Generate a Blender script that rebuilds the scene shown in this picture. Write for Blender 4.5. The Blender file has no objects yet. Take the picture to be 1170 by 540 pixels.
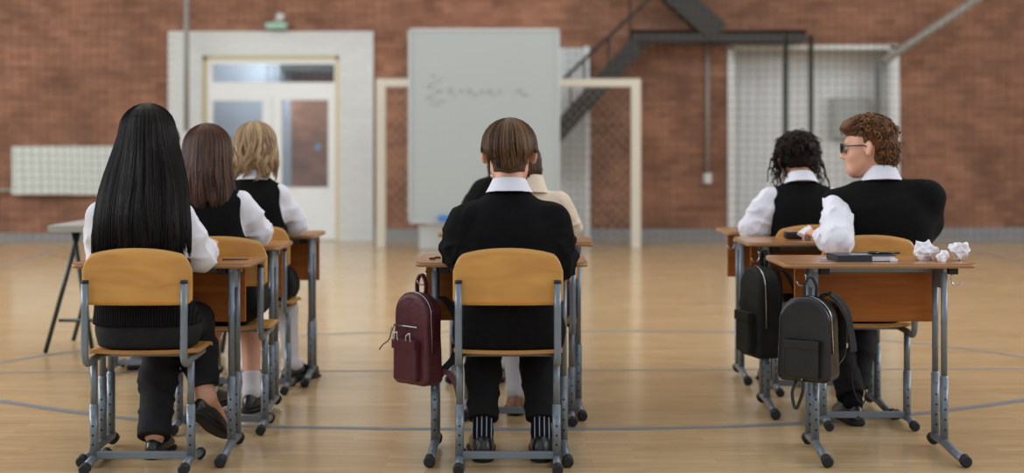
import bpy, bmesh, math, random
import numpy as np
from mathutils import Vector, Matrix
random.seed(5)
C = bpy.context.scene
COL = C.collection
F = 1600.0; HY = 172.0; CX = 585.0; CH = 1.185      # focal length in px (1170 px frame), horizon row, eye height
def X(px, d): return (px-CX)*d/F
def Z(py, d): return CH-(py-HY)*d/F
PI = math.pi
f32 = np.float32

# ------------------------------------------------------------------ materials
MATS = {}
def srgb(r, g, b):
    def f(c):
        c /= 255.0
        return c/12.92 if c <= .04045 else ((c+.055)/1.055)**2.4
    return (f(r), f(g), f(b), 1)
def mat(name, col, rough=.6, metal=0, noise=0, nscale=20, bump=0, bscale=60, coat=0, sheen=0, sss=0, spec=.5, trans=0, stretch=None, alpha=1):
    if name in MATS: return MATS[name]
    m = bpy.data.materials.new(name); m.use_nodes = True
    nt = m.node_tree; b = nt.nodes['Principled BSDF']
    c = srgb(*col)
    b.inputs['Base Color'].default_value = c
    b.inputs['Roughness'].default_value = rough
    b.inputs['Metallic'].default_value = metal
    b.inputs['Coat Weight'].default_value = coat
    b.inputs['Sheen Weight'].default_value = sheen
    b.inputs['Specular IOR Level'].default_value = spec
    b.inputs['Transmission Weight'].default_value = trans
    if sss:
        b.inputs['Subsurface Weight'].default_value = sss
        b.inputs['Subsurface Radius'].default_value = (.02, .008, .004)
        b.inputs['Subsurface Scale'].default_value = .5
    tc = nt.nodes.new('ShaderNodeTexCoord')
    vec = tc.outputs['Object']
    if stretch:
        mp = nt.nodes.new('ShaderNodeMapping'); mp.inputs['Scale'].default_value = stretch
        nt.links.new(vec, mp.inputs['Vector']); vec = mp.outputs['Vector']
    if noise:
        n = nt.nodes.new('ShaderNodeTexNoise'); n.inputs['Scale'].default_value = nscale; n.inputs['Detail'].default_value = 6
        nt.links.new(vec, n.inputs['Vector'])
        r = nt.nodes.new('ShaderNodeValToRGB')
        r.color_ramp.elements[0].position = .3; r.color_ramp.elements[1].position = .7
        r.color_ramp.elements[0].color = tuple(max(0, v*(1-noise)) for v in c[:3])+(1,)
        r.color_ramp.elements[1].color = tuple(min(1, v*(1+noise)) for v in c[:3])+(1,)
        nt.links.new(n.outputs['Fac'], r.inputs['Fac']); nt.links.new(r.outputs['Color'], b.inputs['Base Color'])
    if bump:
        n2 = nt.nodes.new('ShaderNodeTexNoise'); n2.inputs['Scale'].default_value = bscale; n2.inputs['Detail'].default_value = 4
        nt.links.new(vec, n2.inputs['Vector'])
        bp = nt.nodes.new('ShaderNodeBump'); bp.inputs['Strength'].default_value = bump; bp.inputs['Distance'].default_value = .01
        nt.links.new(n2.outputs['Fac'], bp.inputs['Height']); nt.links.new(bp.outputs['Normal'], b.inputs['Normal'])
    MATS[name] = m
    return m

def wood(name, c1, c2, scale=(1.5, 14, 14), rough=.42, coat=.15, grain='x'):
    if name in MATS: return MATS[name]
    m = bpy.data.materials.new(name); m.use_nodes = True
    nt = m.node_tree; b = nt.nodes['Principled BSDF']
    tc = nt.nodes.new('ShaderNodeTexCoord'); mp = nt.nodes.new('ShaderNodeMapping'); mp.inputs['Scale'].default_value = scale
    oi = nt.nodes.new('ShaderNodeObjectInfo')
    ad = nt.nodes.new('ShaderNodeVectorMath'); ad.operation = 'ADD'
    ml = nt.nodes.new('ShaderNodeMath'); ml.operation = 'MULTIPLY'; ml.inputs[1].default_value = 7
    nt.links.new(oi.outputs['Random'], ml.inputs[0])
    nt.links.new(tc.outputs['Object'], mp.inputs['Vector']); nt.links.new(mp.outputs['Vector'], ad.inputs[0]); nt.links.new(ml.outputs[0], ad.inputs[1])
    n = nt.nodes.new('ShaderNodeTexNoise'); n.inputs['Scale'].default_value = 2.2; n.inputs['Detail'].default_value = 8; n.inputs['Distortion'].default_value = 1.2
    nt.links.new(ad.outputs[0], n.inputs['Vector'])
    r = nt.nodes.new('ShaderNodeValToRGB')
    r.color_ramp.elements[0].position = .32; r.color_ramp.elements[1].position = .68
    r.color_ramp.elements[0].color = srgb(*c1); r.color_ramp.elements[1].color = srgb(*c2)
    nt.links.new(n.outputs['Fac'], r.inputs['Fac']); nt.links.new(r.outputs['Color'], b.inputs['Base Color'])
    b.inputs['Roughness'].default_value = rough; b.inputs['Coat Weight'].default_value = coat; b.inputs['Coat Roughness'].default_value = .25
    MATS[name] = m; return m

BLACK = mat('black_knit', (14, 14, 15), .93, noise=.25, nscale=60, bump=.5, bscale=260, sheen=.0, spec=.15)
SWEAT = mat('black_sweat_fabric', (15, 15, 17), .95, noise=.2, nscale=40, bump=.35, bscale=300, spec=.15)
def rib_mat():
    m = mat('ribbed_knit', (12, 12, 13), .95, spec=.12)
    nt = m.node_tree; b = nt.nodes['Principled BSDF']
    tc = nt.nodes.new('ShaderNodeTexCoord')
    w = nt.nodes.new('ShaderNodeTexWave'); w.inputs['Scale'].default_value = 33; w.bands_direction = 'X'
    nt.links.new(tc.outputs['Object'], w.inputs['Vector'])
    r = nt.nodes.new('ShaderNodeValToRGB'); r.color_ramp.elements[0].color = (.0015, .0015, .002, 1); r.color_ramp.elements[1].color = (.012, .012, .014, 1)
    nt.links.new(w.outputs['Fac'], r.inputs['Fac']); nt.links.new(r.outputs['Color'], b.inputs['Base Color'])
    bp = nt.nodes.new('ShaderNodeBump'); bp.inputs['Distance'].default_value = .004
    nt.links.new(w.outputs['Fac'], bp.inputs['Height']); nt.links.new(bp.outputs['Normal'], b.inputs['Normal'])
    return m
RIB = rib_mat()
def sock_stripe_mat():
    m = mat('striped_sock_knit', (18, 19, 24), .9, spec=.1)
    nt = m.node_tree; b = nt.nodes['Principled BSDF']
    tc = nt.nodes.new('ShaderNodeTexCoord')
    w = nt.nodes.new('ShaderNodeTexWave'); w.inputs['Scale'].default_value = 17; w.bands_direction = 'X'
    nt.links.new(tc.outputs['Object'], w.inputs['Vector'])
    r = nt.nodes.new('ShaderNodeValToRGB'); r.color_ramp.elements[0].position = .84; r.color_ramp.elements[1].position = .93
    r.color_ramp.elements[0].color = srgb(18, 19, 26); r.color_ramp.elements[1].color = srgb(150, 155, 170)
    nt.links.new(w.outputs['Fac'], r.inputs['Fac']); nt.links.new(r.outputs['Color'], b.inputs['Base Color'])
    return m
STRIPE = sock_stripe_mat()
TROUSER = mat('charcoal_trouser_cloth', (33, 33, 36), .8, noise=.25, nscale=12, bump=.2, bscale=90, spec=.2)
TROUSER2 = mat('black_trouser_cloth', (20, 20, 22), .8, noise=.2, nscale=12, bump=.2, bscale=90, spec=.2)
SHIRT = mat('white_shirt_cotton', (222, 222, 232), .85, noise=.04, nscale=8, bump=.12, bscale=25, spec=.2)
CREAM = mat('cream_blouse_cloth', (216, 200, 180), .85, noise=.05, nscale=8, bump=.12, bscale=25, spec=.2)
SKIN = mat('skin', (214, 160, 134), .5, noise=.08, nscale=9, bump=.06, bscale=150, sss=.12)
SKIN_D = mat('darker_skin', (158, 108, 80), .5, noise=.08, nscale=9, sss=.1)
SOCKW = mat('white_sock_knit', (214, 212, 218), .9, bump=.2, bscale=200, spec=.1)
SOCKB = mat('black_sock_knit', (20, 20, 24), .9, spec=.1)
SHOE = mat('black_leather', (20, 20, 22), .3, bump=.1, bscale=120, spec=.6)
SOLE = mat('black_rubber', (15, 15, 16), .7)
SHOEG = mat('grey_canvas', (120, 120, 122), .7)
SHOEBR = mat('tan_leather', (150, 105, 75), .45)
EYEW = mat('eyeball', (225, 220, 215), .2)
CHAIRW = wood('beech_plywood', (190, 134, 62), (214, 160, 80), (1.2, 5, 5))
SEATE = wood('plywood_edge', (150, 105, 55), (190, 140, 80), (1, 30, 30))
DESKTOP = wood('desktop_laminate', (150, 100, 58), (172, 120, 74), (1.2, 9, 9), .3, .3)
PANEL = wood('desk_panel_laminate', (142, 78, 26), (168, 100, 40), (1.2, 3, 13), .5, 0); PANEL.node_tree.nodes['Principled BSDF'].inputs['Specular IOR Level'].default_value = .25
EDGE = mat('desk_edge_band', (166, 126, 86), .5)
STEEL = mat('grey_painted_steel', (118, 128, 138), .36, metal=.35, noise=.06, nscale=15)
HOLE = mat('dark_hole', (18, 20, 24), .8)
RUB = mat('black_rubber_cap', (22, 22, 24), .6)
CHROME = mat('chrome', (200, 200, 205), .18, metal=1)
PAPER = mat('white_paper', (232, 230, 238), .7, spec=.2)

# ------------------------------------------------------------------ object helpers
def link(o, parent=None):
    COL.objects.link(o)
    if parent is not None: o.parent = parent
    return o
def tag(o, label=None, cat=None, group=None, kind=None):
    if label: o['label'] = label
    if cat: o['category'] = cat
    if group: o['group'] = group
    if kind: o['kind'] = kind
    return o
def empty(name, loc=(0, 0, 0), rz=0):
    o = bpy.data.objects.new(name, None); o.empty_display_size = .1
    COL.objects.link(o); o.location = loc; o.rotation_euler = (0, 0, rz); return o
def np_mesh(name, verts, faces, smooth=True, shade=None):
    """faces: (N,4) or (N,3) int array"""
    me = bpy.data.meshes.new(name)
    verts = np.asarray(verts, f32); faces = np.asarray(faces, np.int32)
    n, k = faces.shape
    me.vertices.add(len(verts)); me.vertices.foreach_set('co', verts.ravel())
    me.loops.add(n*k); me.loops.foreach_set('vertex_index', faces.ravel())
    me.polygons.add(n); me.polygons.foreach_set('loop_start', np.arange(0, n*k, k, dtype=np.int32))
    me.polygons.foreach_set('loop_total', np.full(n, k, np.int32))
    if smooth: me.polygons.foreach_set('use_smooth', np.ones(n, bool))
    me.update(calc_edges=True)
    if shade is not None:
        a = me.attributes.new('shade', 'FLOAT', 'POINT'); a.data.foreach_set('value', np.asarray(shade, f32))
    return me
def obj_np(name, vf, m, parent=None, smooth=True, shade=None):
    me = np_mesh(name, vf[0], vf[1], smooth, shade); me.materials.append(m)
    return link(bpy.data.objects.new(name, me), parent)
class MB:
    """collects shapes in one bmesh"""
    def __init__(s): s.bm = bmesh.new(); s.mi = 0; s.sm = True
    def _new(s, fs, smooth):
        for f in fs: f.material_index = s.mi; f.smooth = smooth
    def box(s, lo, hi, rot=None, c=None, bev=0):
        lo = Vector(lo); hi = Vector(hi); mid = (lo+hi)/2
        r = bmesh.ops.create_cube(s.bm, size=1)
        vs = r['verts']
        bmesh.ops.scale(s.bm, verts=vs, vec=hi-lo)
        if rot is not None: bmesh.ops.rotate(s.bm, verts=vs, cent=(0, 0, 0), matrix=rot)
        bmesh.ops.translate(s.bm, verts=vs, vec=mid)
        fs = list({f for v in vs for f in v.link_faces})
        s._new(fs, False)
        if bev:
            es = list({e for v in vs for e in v.link_edges})
            bmesh.ops.bevel(s.bm, geom=es, offset=bev, segments=2, affect='EDGES', profile=.6, material=s.mi)
        return s
    def prism(s, pts, ax, a, b, smooth=False):
        """2D polygon extruded along axis ax from a to b; pts in remaining axes order"""
        def P(u, v, w):
            return {'x': (w, u, v), 'y': (u, w, v), 'z': (u, v, w)}[ax]
        A = [s.bm.verts.new(P(u, v, a)) for u, v in pts]; B = [s.bm.verts.new(P(u, v, b)) for u, v in pts]
        fs = [s.bm.faces.new(A[::-1]), s.bm.faces.new(B)]
        s._new(fs, False)
        n = len(pts)
        g = [s.bm.faces.new((A[i], A[(i+1) % n], B[(i+1) % n], B[i])) for i in range(n)]
        s._new(g, smooth)
        return s
    def tube(s, pts, r, n=12, cap=True, smooth=True):
        pts = [Vector(p) for p in pts]
        rs = r if isinstance(r, (list, tuple)) else [r]*len(pts)
        rings = []
        t0 = (pts[1]-pts[0]).normalized()
        u = t0.orthogonal().normalized()
        for i, p in enumerate(pts):
            if i == 0: t = (pts[1]-pts[0]).normalized()
            elif i == len(pts)-1: t = (pts[-1]-pts[-2]).normalized()
            else: t = ((pts[i+1]-pts[i]).normalized()+(pts[i]-pts[i-1]).normalized()).normalized()
            u = (u-t*u.dot(t)).normalized(); w = t.cross(u)
            rings.append([s.bm.verts.new(p+(u*math.cos(2*PI*k/n)+w*math.sin(2*PI*k/n))*rs[i]) for k in range(n)])
        fs = []
        for a, b in zip(rings, rings[1:]):
            for k in range(n): fs.append(s.bm.faces.new((a[k], a[(k+1) % n], b[(k+1) % n], b[k])))
        s._new(fs, smooth)
        if cap: s._new([s.bm.faces.new(rings[0][::-1]), s.bm.faces.new(rings[-1])], False)
        return s
    def ribbon(s, pts, w, t, wdir=(1, 0, 0)):
        """flat strap: width w along wdir, thickness t"""
        pts = [Vector(p) for p in pts]; rings = []
        wd = Vector(wdir).normalized()
        for i, p in enumerate(pts):
            if i == 0: tg = pts[1]-pts[0]
            elif i == len(pts)-1: tg = pts[-1]-pts[-2]
            else: tg = pts[i+1]-pts[i-1]
            tg.normalize(); w_ = (wd-tg*wd.dot(tg)).normalized(); nn = tg.cross(w_)
            rings.append([s.bm.verts.new(p+w_*a*w/2+nn*b*t/2) for a, b in ((-1, -1), (1, -1), (1, 1), (-1, 1))])
        fs = []
        for a, b in zip(rings, rings[1:]):
            for k in range(4): fs.append(s.bm.faces.new((a[k], a[(k+1) % 4], b[(k+1) % 4], b[k])))
        fs += [s.bm.faces.new(rings[0][::-1]), s.bm.faces.new(rings[-1])]
        s._new(fs, False)
        return s
    def sphere(s, c, r, sub=2, sc=(1, 1, 1)):
        q = bmesh.ops.create_uvsphere(s.bm, u_segments=8*sub, v_segments=5*sub, radius=r)
        bmesh.ops.scale(s.bm, verts=q['verts'], vec=sc)
        bmesh.ops.translate(s.bm, verts=q['verts'], vec=c)
        s._new(list({f for v in q['verts'] for f in v.link_faces}), True)
        return s
    def mesh(s, name, mats):
        bmesh.ops.recalc_face_normals(s.bm, faces=s.bm.faces[:])
        me = bpy.data.meshes.new(name); s.bm.to_mesh(me); s.bm.free()
        for m in (mats if isinstance(mats, (list, tuple)) else [mats]): me.materials.append(m)
        return me
    def build(s, name, mats, parent=None, loc=None):
        o = bpy.data.objects.new(name, s.mesh(name, mats)); link(o, parent)
        if loc: o.location = loc
        return o
def spline(pts, n=8):
    """Catmull-Rom through pts"""
    P = [Vector(p) for p in pts]; P = [P[0]*2-P[1]]+P+[P[-1]*2-P[-2]]; out = []
    for i in range(1, len(P)-2):
        for k in range(n):
            t = k/n; a, b, c, d = P[i-1:i+3]
            out.append(.5*((2*b)+(c-a)*t+(2*a-5*b+4*c-d)*t*t+(3*b-a-3*c+d)*t**3))
    out.append(P[-2]); return out
def copy_tree(o, parent=None):
    c = o.copy(); COL.objects.link(c)
    if parent is not None: c.parent = parent
    for ch in list(o.children): copy_tree(ch, c)
    return c

# ------------------------------------------------------------------ signed distance modelling
def smin(a, b, k):
    h = np.maximum(k-np.abs(a-b), 0)/k
    return np.minimum(a, b)-h*h*k*.25
def smax(a, b, k): return -smin(-a, -b, k)
def cap(p, a, b, ra, rb=None):
    rb = ra if rb is None else rb
    a = np.array(a, f32); b = np.array(b, f32); ab = b-a
    t = np.clip(((p-a)@ab)/max(float(ab@ab), 1e-9), 0, 1)
    return np.linalg.norm(p-a-t[:, None]*ab, axis=1)-(ra+(rb-ra)*t)
def chain(p, pts, rs, k=.02):
    d = None
    for i in range(len(pts)-1):
        e = cap(p, pts[i], pts[i+1], rs[i], rs[i+1]); d = e if d is None else smin(d, e, k)
    return d
def ell(p, c, r, R=None):
    q = p-np.array(c, f32)
    if R is not None: q = q@np.array(R, f32)
    r = np.array(r, f32)
    k0 = np.linalg.norm(q/r, axis=1); k1 = np.linalg.norm(q/(r*r), axis=1)+1e-9
    return k0*(k0-1)/k1
def rbox(p, c, hs, rad, R=None):
    q = p-np.array(c, f32)
    if R is not None: q = q@np.array(R, f32)
    q = np.abs(q)-(np.array(hs, f32)-rad)
    return np.linalg.norm(np.maximum(q, 0), axis=1)+np.minimum(q.max(axis=1), 0)-rad
def cosint(z, zs, vs):
    """smooth table lookup"""
    zz = np.linspace(zs[0], zs[-1], 400); v = np.interp(zz, zs, vs)
    w = max(3, int(400/len(zs)*.7)) | 1; pad = w//2
    v = np.convolve(np.pad(v, pad, mode='edge'), np.ones(w)/w, 'valid')
    return np.interp(z, zz, v).astype(f32)
def loft(p, rows, n=2.3, ends=.02):
    """rows: (z, rx, ry, cx, cy), rising z"""
    a = np.array(rows, float); z = p[:, 2]; zs = a[:, 0]
    rx, ry, cx, cy = (cosint(z, zs, a[:, i]) for i in (1, 2, 3, 4))
    q = (np.abs((p[:, 0]-cx)/rx)**n+np.abs((p[:, 1]-cy)/ry)**n)**(1/n)
    d = (q-1)*np.minimum(rx, ry)
    return smax(d, np.maximum(zs[0]-z, z-zs[-1]), ends)
def sn(p, f, seed=0, n=5):
    rg = np.random.RandomState(seed); o = 0
    for i in range(n):
        k = rg.normal(size=3); k = k/np.linalg.norm(k)*f*(.6+.9*rg.rand())
        o = o+np.sin(p@k.astype(f32)+rg.rand()*7)
    return o/n
def crease(p, ax, amp, f, seed, k=1.1):
    """sharp folds lying across a limb"""
    ax = np.array(ax, f32); t = p@ax; q = p+ax*t[:, None]*k
    r = 1-np.abs(sn(q, f, seed, 4))*1.9
    return -amp*np.clip(r, 0, 1)**2+amp*.3
def sdf_mesh(fn, lo, hi, h):
    M = 4
    lo = np.array(lo, float); nb = np.ceil((np.array(hi, float)-lo)/(h*M)).astype(int)
    ax = [lo[i]+np.arange(nb[i]+1)*h*M for i in range(3)]
    G = np.stack(np.meshgrid(*ax, indexing='ij'), -1).reshape(-1, 3).astype(f32)
    vc = fn(G).reshape(nb+1)
    mn = np.full(nb, 1e9)
    sgn = np.zeros(nb, int)
    for i in (0, 1):
        for j in (0, 1):
            for k in (0, 1):
                v = vc[i:nb[0]+i, j:nb[1]+j, k:nb[2]+k]; mn = np.minimum(mn, np.abs(v)); sgn += (v < 0)
    act = (mn < 1.35*M*h) | ((sgn > 0) & (sgn < 8))
    V = np.repeat(np.repeat(np.repeat(vc[:-1, :-1, :-1], M, 0), M, 1), M, 2).astype(f32)
    am = np.repeat(np.repeat(np.repeat(act, M, 0), M, 1), M, 2)
    idx = np.argwhere(am)
    pts = (lo+idx*h).astype(f32)
    out = np.empty(len(pts), f32)
    for s in range(0, len(pts), 400000): out[s:s+400000] = fn(pts[s:s+400000])
    V[am] = out
    # surface nets
    S = V < 0
    n = np.array(V.shape)-1
    cnt = np.zeros(n, np.int8)
    for i in (0, 1):
        for j in (0, 1):
            for k in (0, 1): cnt += S[i:n[0]+i, j:n[1]+j, k:n[2]+k]
    ac = (cnt > 0) & (cnt < 8)
    cells = np.argwhere(ac); idm = np.full(n, -1, np.int32); idm[ac] = np.arange(len(cells))
    acc = np.zeros((len(cells), 3)); num = np.zeros(len(cells))
    off = [(i, j, k) for i in (0, 1) for j in (0, 1) for k in (0, 1)]
    for a in range(3):
        for o in off:
            if o[a]: continue
            o2 = list(o); o2[a] = 1
            A = V[cells[:, 0]+o[0], cells[:, 1]+o[1], cells[:, 2]+o[2]]; B = V[cells[:, 0]+o2[0], cells[:, 1]+o2[1], cells[:, 2]+o2[2]]
            m = (A < 0) != (B < 0)
            t = np.where(m, A/np.where(m, A-B, 1), 0)
            q = np.tile(np.array(o, float), (len(cells), 1)); q[:, a] += t
            acc[m] += q[m]; num[m] += 1
    verts = lo+(cells+acc/np.maximum(num, 1)[:, None])*h
    quads = []
    for a in range(3):
        b, c = (a+1) % 3, (a+2) % 3
        sl1 = [slice(None)]*3; sl2 = [slice(None)]*3
        sl1[a] = slice(0, -1); sl2[a] = slice(1, None)
        ch = S[tuple(sl1)] != S[tuple(sl2)]
        e = np.argwhere(ch)
        e = e[(e[:, b] > 0) & (e[:, c] > 0) & (e[:, b] < n[b]) & (e[:, c] < n[c])]
        def cell(db, dc):
            q = e.copy(); q[:, b] -= db; q[:, c] -= dc; return idm[q[:, 0], q[:, 1], q[:, 2]]
        Q = np.stack([cell(1, 1), cell(0, 1), cell(0, 0), cell(1, 0)], 1)
        ins = S[e[:, 0], e[:, 1], e[:, 2]]
        Q[~ins] = Q[~ins][:, ::-1]
        quads.append(Q)
    Q = np.concatenate(quads); Q = Q[(Q >= 0).all(1)]
    return verts, Q
def rotm(yaw=0, pitch=0, roll=0):
    """yaw: + turns left (seen from above), pitch: + looks down, roll"""
    return np.array(Matrix.Rotation(yaw, 3, 'Z') @ Matrix.Rotation(-pitch, 3, 'X') @ Matrix.Rotation(roll, 3, 'Y'))

# ------------------------------------------------------------------ hair
def hair_mat(name, dark, light, rough=.38, spec=.5):
    if name in MATS: return MATS[name]
    m = bpy.data.materials.new(name); m.use_nodes = True; nt = m.node_tree; b = nt.nodes['Principled BSDF']
    at = nt.nodes.new('ShaderNodeAttribute'); at.attribute_name = 'shade'
    r = nt.nodes.new('ShaderNodeValToRGB'); r.color_ramp.elements[0].color = srgb(*dark); r.color_ramp.elements[1].color = srgb(*light)
    nt.links.new(at.outputs['Fac'], r.inputs['Fac']); nt.links.new(r.outputs['Color'], b.inputs['Base Color'])
    b.inputs['Roughness'].default_value = rough; b.inputs['Specular IOR Level'].default_value = spec
    MATS[name] = m; return m
HBLACK = hair_mat('black_hair', (3, 3, 3), (44, 38, 35), .42, .10)  # the lighter strand tone paints highlights into the black hair
HBROWN = hair_mat('brown_hair', (34, 18, 11), (100, 62, 40), .45, .2)
HBOY = hair_mat('short_brown_hair', (46, 32, 21), (128, 94, 64), .5, .2)
HBLOND = hair_mat('blonde_hair', (112, 86, 58), (206, 178, 140), .55, .2)
HCURL = hair_mat('auburn_curly_hair', (48, 29, 17), (156, 108, 70), .55, .2)
HDARK = hair_mat('dark_curly_hair', (10, 7, 6), (52, 33, 24), .5, .2)
def strands(paths, rad, shade):
    """paths (S,P,3), rad (S,P), shade (S,) -> triangular tubes"""
    S, Pn, _ = paths.shape
    t = np.gradient(paths, axis=1); t /= np.linalg.norm(t, axis=2, keepdims=True)+1e-9
    ref = np.array([.31, .93, .17]); u = np.cross(t, ref); u /= np.linalg.norm(u, axis=2, keepdims=True)+1e-9
    w = np.cross(t, u)
    ring = [paths+(u*math.cos(a)+w*math.sin(a))*rad[:, :, None] for a in (0, 2.094, 4.189)]
    v = np.stack(ring, 2).reshape(-1, 3)
    base = (np.arange(S)[:, None]*Pn+np.arange(Pn-1)[None, :])*3
    fs = []
    for k in range(3):
        k2 = (k+1) % 3
        fs.append(np.stack([base+k, base+k2, base+3+k2, base+3+k], -1).reshape(-1, 4))
    return v, np.concatenate(fs), np.repeat(shade, Pn*3)
def merge(parts):
    V = []; Q = []; Sh = []; n = 0
    for v, q, s in parts:
        V.append(v); Q.append(q+n); Sh.append(s); n += len(v)
    return np.concatenate(V), np.concatenate(Q), np.concatenate(Sh)
def long_hair(rows, n, seed, wave=0, wfreq=20, rad=.0016, ragged=.02, back=2.4, clump=40, twist=.25, zend=None, P=22, part=None):
    """hair flowing over an envelope; rows (z, rx, ry, cx, cy) rising z; the top row is the crown"""
    rg = np.random.RandomState(seed)
    a = np.array(rows, float); zs = a[:, 0]; z0, z1 = zs[0], zs[-1]
    def env(z): return [cosint(z.ravel(), zs, a[:, i]).reshape(z.shape) for i in (1, 2, 3, 4)]
    th = rg.uniform(-back, back, n)
    cl = rg.randint(0, clump, n)                       # clumps share wander
    cth = np.linspace(-back, back, clump)
    th = np.where(rg.rand(n) < .75, cth[cl]+rg.normal(size=n)*back/clump*.9, th)
    cl = np.clip(((th+back)/(2*back)*clump).astype(int), 0, clump-1)
    cph = rg.rand(clump)*6.28; camp = rg.normal(size=clump); cend = rg.uniform(-1, 1, clump)
    s = np.linspace(0, 1, P)[None, :]
    zb = z0+(cend[cl]*.6+rg.uniform(-1, 1, n)*.6)*ragged
    if zend is not None: zb = zb+zend(th)
    # dome part uses an angle so that strands leave the crown tangentially
    rxt, ryt, cxt, cyt = env(np.full((1,), z1-.10))
    dome = .30; hd = .105
    ang = np.clip(s/dome, 0, 1)*PI/2
    zz = np.where(s < dome, z1-hd*(1-np.cos(ang)), (z1-hd)+(zb[:, None]-(z1-hd))*((s-dome)/(1-dome)))
    rx, ry, cx, cy = env(zz)
    k = np.where(s < dome, np.sin(ang)*0+1, 1)
    rxd, ryd, cxd, cyd = (e[0] for e in env(np.array([z1-hd])))
    sc = np.where(s < dome, np.sin(ang), 1)
    rx = np.where(s < dome, rxd*sc, rx); ry = np.where(s < dome, ryd*sc, ry)
    cx = np.where(s < dome, cxd, cx); cy = np.where(s < dome, cyd, cy)
    depth = 1-np.abs(rg.normal(size=(n, 1)))*.035
    thh = th[:, None]+twist*camp[cl][:, None]*s**1.5*.3+rg.normal(size=(n, 1))*.05*s
    if wave:
        thh = thh+wave*np.sin(wfreq*zz+cph[cl][:, None])*np.clip((s-.2)*2, 0, 1)*8
        depth = depth+wave*2.0*np.cos(wfreq*zz+cph[cl][:, None]+1)*np.clip((s-.2)*2, 0, 1)
    x = cx+rx*depth*np.sin(thh); y = cy-ry*depth*np.cos(thh)
    pth = np.stack([x, y, zz], -1)
    r = rad*(1-.55*s**3)*rg.uniform(.7, 1.3, (n, 1))
    shade = np.clip(.35+.22*camp[cl]*.6+rg.normal(size=n)*.2, 0, 1)
    return strands(pth, np.broadcast_to(r, (n, P)), shade)
def loft_shell(rows, sc=.95, n=2.0, h=.008, zcut=None, cut=None, shade=.08, noise=0, nf=60):
    a = np.array(rows, float)
    lo = [(a[:, 3]-a[:, 1]).min()-.03, (a[:, 4]-a[:, 2]).min()-.03, a[0, 0]-.02]
    hi = [(a[:, 3]+a[:, 1]).max()+.03, (a[:, 4]+a[:, 2]).max()+.03, a[-1, 0]+.02]
    def fn(p):
        zd = a[-1, 0]-.105
        r2 = [r.copy() for r in a]
        z = p[:, 2]; zs = a[:, 0]
        rx, ry, cx, cy = (cosint(np.minimum(z, zd), zs, a[:, i]) for i in (1, 2, 3, 4))
        k = np.sqrt(np.clip(1-(np.clip(z-zd, 0, .1045)/.105)**2, .003, 1))
        rx = rx*sc*k; ry = ry*sc*k
        q = np.sqrt(((p[:, 0]-cx)/rx)**2+((p[:, 1]-cy)/ry)**2)
        d = (q-1)*np.minimum(rx, ry)
        d = smax(d, np.maximum(a[0, 0]+.01-z, z-(a[-1, 0]-.004)), .01)
        if noise: d = d+noise*sn(p, nf, 3)
        if cut is not None: d = smax(d, cut(p), .01)
        return d
    v, q = sdf_mesh(fn, lo, hi, h)
    return v, q, np.full(len(v), shade)
def curls(n, seed, hp, R, rr, cen=(0, -.01, .03), rad=.0032, length=(.05, .1), coil=.008, turns=3, region=None, grav=.5, out=1.0):
    """corkscrew locks growing out of the skull and falling"""
    rg = np.random.RandomState(seed); out_ = []; P = 34
    d = rg.normal(size=(n*6, 3)); d /= np.linalg.norm(d, axis=1, keepdims=True)
    if region is not None: d = d[region(d)]
    d = d[:n]; n = len(d)
    rr = np.array(rr); root = np.array(cen)+d*rr
    s = np.linspace(0, 1, P)[None, :, None]
    L = rg.uniform(*length, (n, 1, 1))
    dirv = d[:, None, :]*out
    tang = rg.normal(size=(n, 1, 3))*.6
    down = np.array([0, 0, -1.0])
    mid = root[:, None, :]+dirv*L*(s-.45*s*s)*.55+tang*L*s*.4+down*L*(grav*s*s+.1*s)
    ph = rg.rand(n, 1)*6.28; tn = turns*L[:, :, 0]/.08*rg.uniform(.7, 1.3, (n, 1))
    a = 6.283*tn*s[:, :, 0]+ph
    e1 = np.cross(d, [.2, .3, .9]); e1 /= np.linalg.norm(e1, axis=1, keepdims=True)
    e2 = np.cross(d, e1)*.5+np.array([0, 0, .4])
    cr = coil*rg.uniform(.6, 1.3, (n, 1))*np.clip(s[:, :, 0]*4, 0, 1)
    mid = mid+(e1[:, None, :]*np.cos(a)[:, :, None]+np.cross(e1, d)[:, None, :]*np.sin(a)[:, :, None])*cr[:, :, None]
    pth = mid@np.array(R).T+np.array(hp)
    r = rad*(1-.6*s[:, :, 0]**3)*rg.uniform(.7, 1.3, (n, 1))
    return strands(pth, np.broadcast_to(r, (n, P)), np.clip(rg.normal(size=n)*.28+.4, 0, 1))

# ------------------------------------------------------------------ people
def head_sdf(p, hp, R, s=1.0):
    q = ((p-np.array(hp, f32))@np.array(R, f32))/s
    d = ell(q, (0, -.012, .035), (.074, .094, .086))
    d = smin(d, ell(q, (0, .03, -.035), (.058, .062, .078)), .04)
    d = smin(d, ell(q, (0, .058, -.085), (.036, .034, .034)), .04)
    d = smin(d, cap(q, (-.03, .078, .028), (.03, .078, .028), .012), .03)
    for sx in (-1, 1):
        d = smin(d, ell(q, (sx*.043, .052, -.03), (.022, .028, .026)), .03)
        d = smin(d, cap(q, (sx*.046, .012, -.058), (sx*.03, .06, -.09), .018), .03)
        d = smax(d, -ell(q, (sx*.032, .099, .008), (.017, .014, .012)), .014)
    d = smin(d, cap(q, (0, .088, .012), (0, .110, -.028), .007, .011), .014)
    for sx in (-1, 1): d = smin(d, ell(q, (sx*.011, .099, -.034), (.009, .011, .008)), .008)
    d = smin(d, ell(q, (0, .088, -.060), (.024, .010, .007)), .006)
    d = smin(d, ell(q, (0, .086, -.072), (.020, .011, .007)), .005)
    for sx in (-1, 1):
        E = rotm(sx*.75, 0, -sx*.15)
        e = ell(q, (sx*.086, -.010, -.002), (.008, .021, .035), E)
        e = smax(e, -ell(q, (sx*.091, -.001, .002), (.006, .011, .020), E), .006)
        d = smin(d, e, .014)
    return d*s
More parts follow.
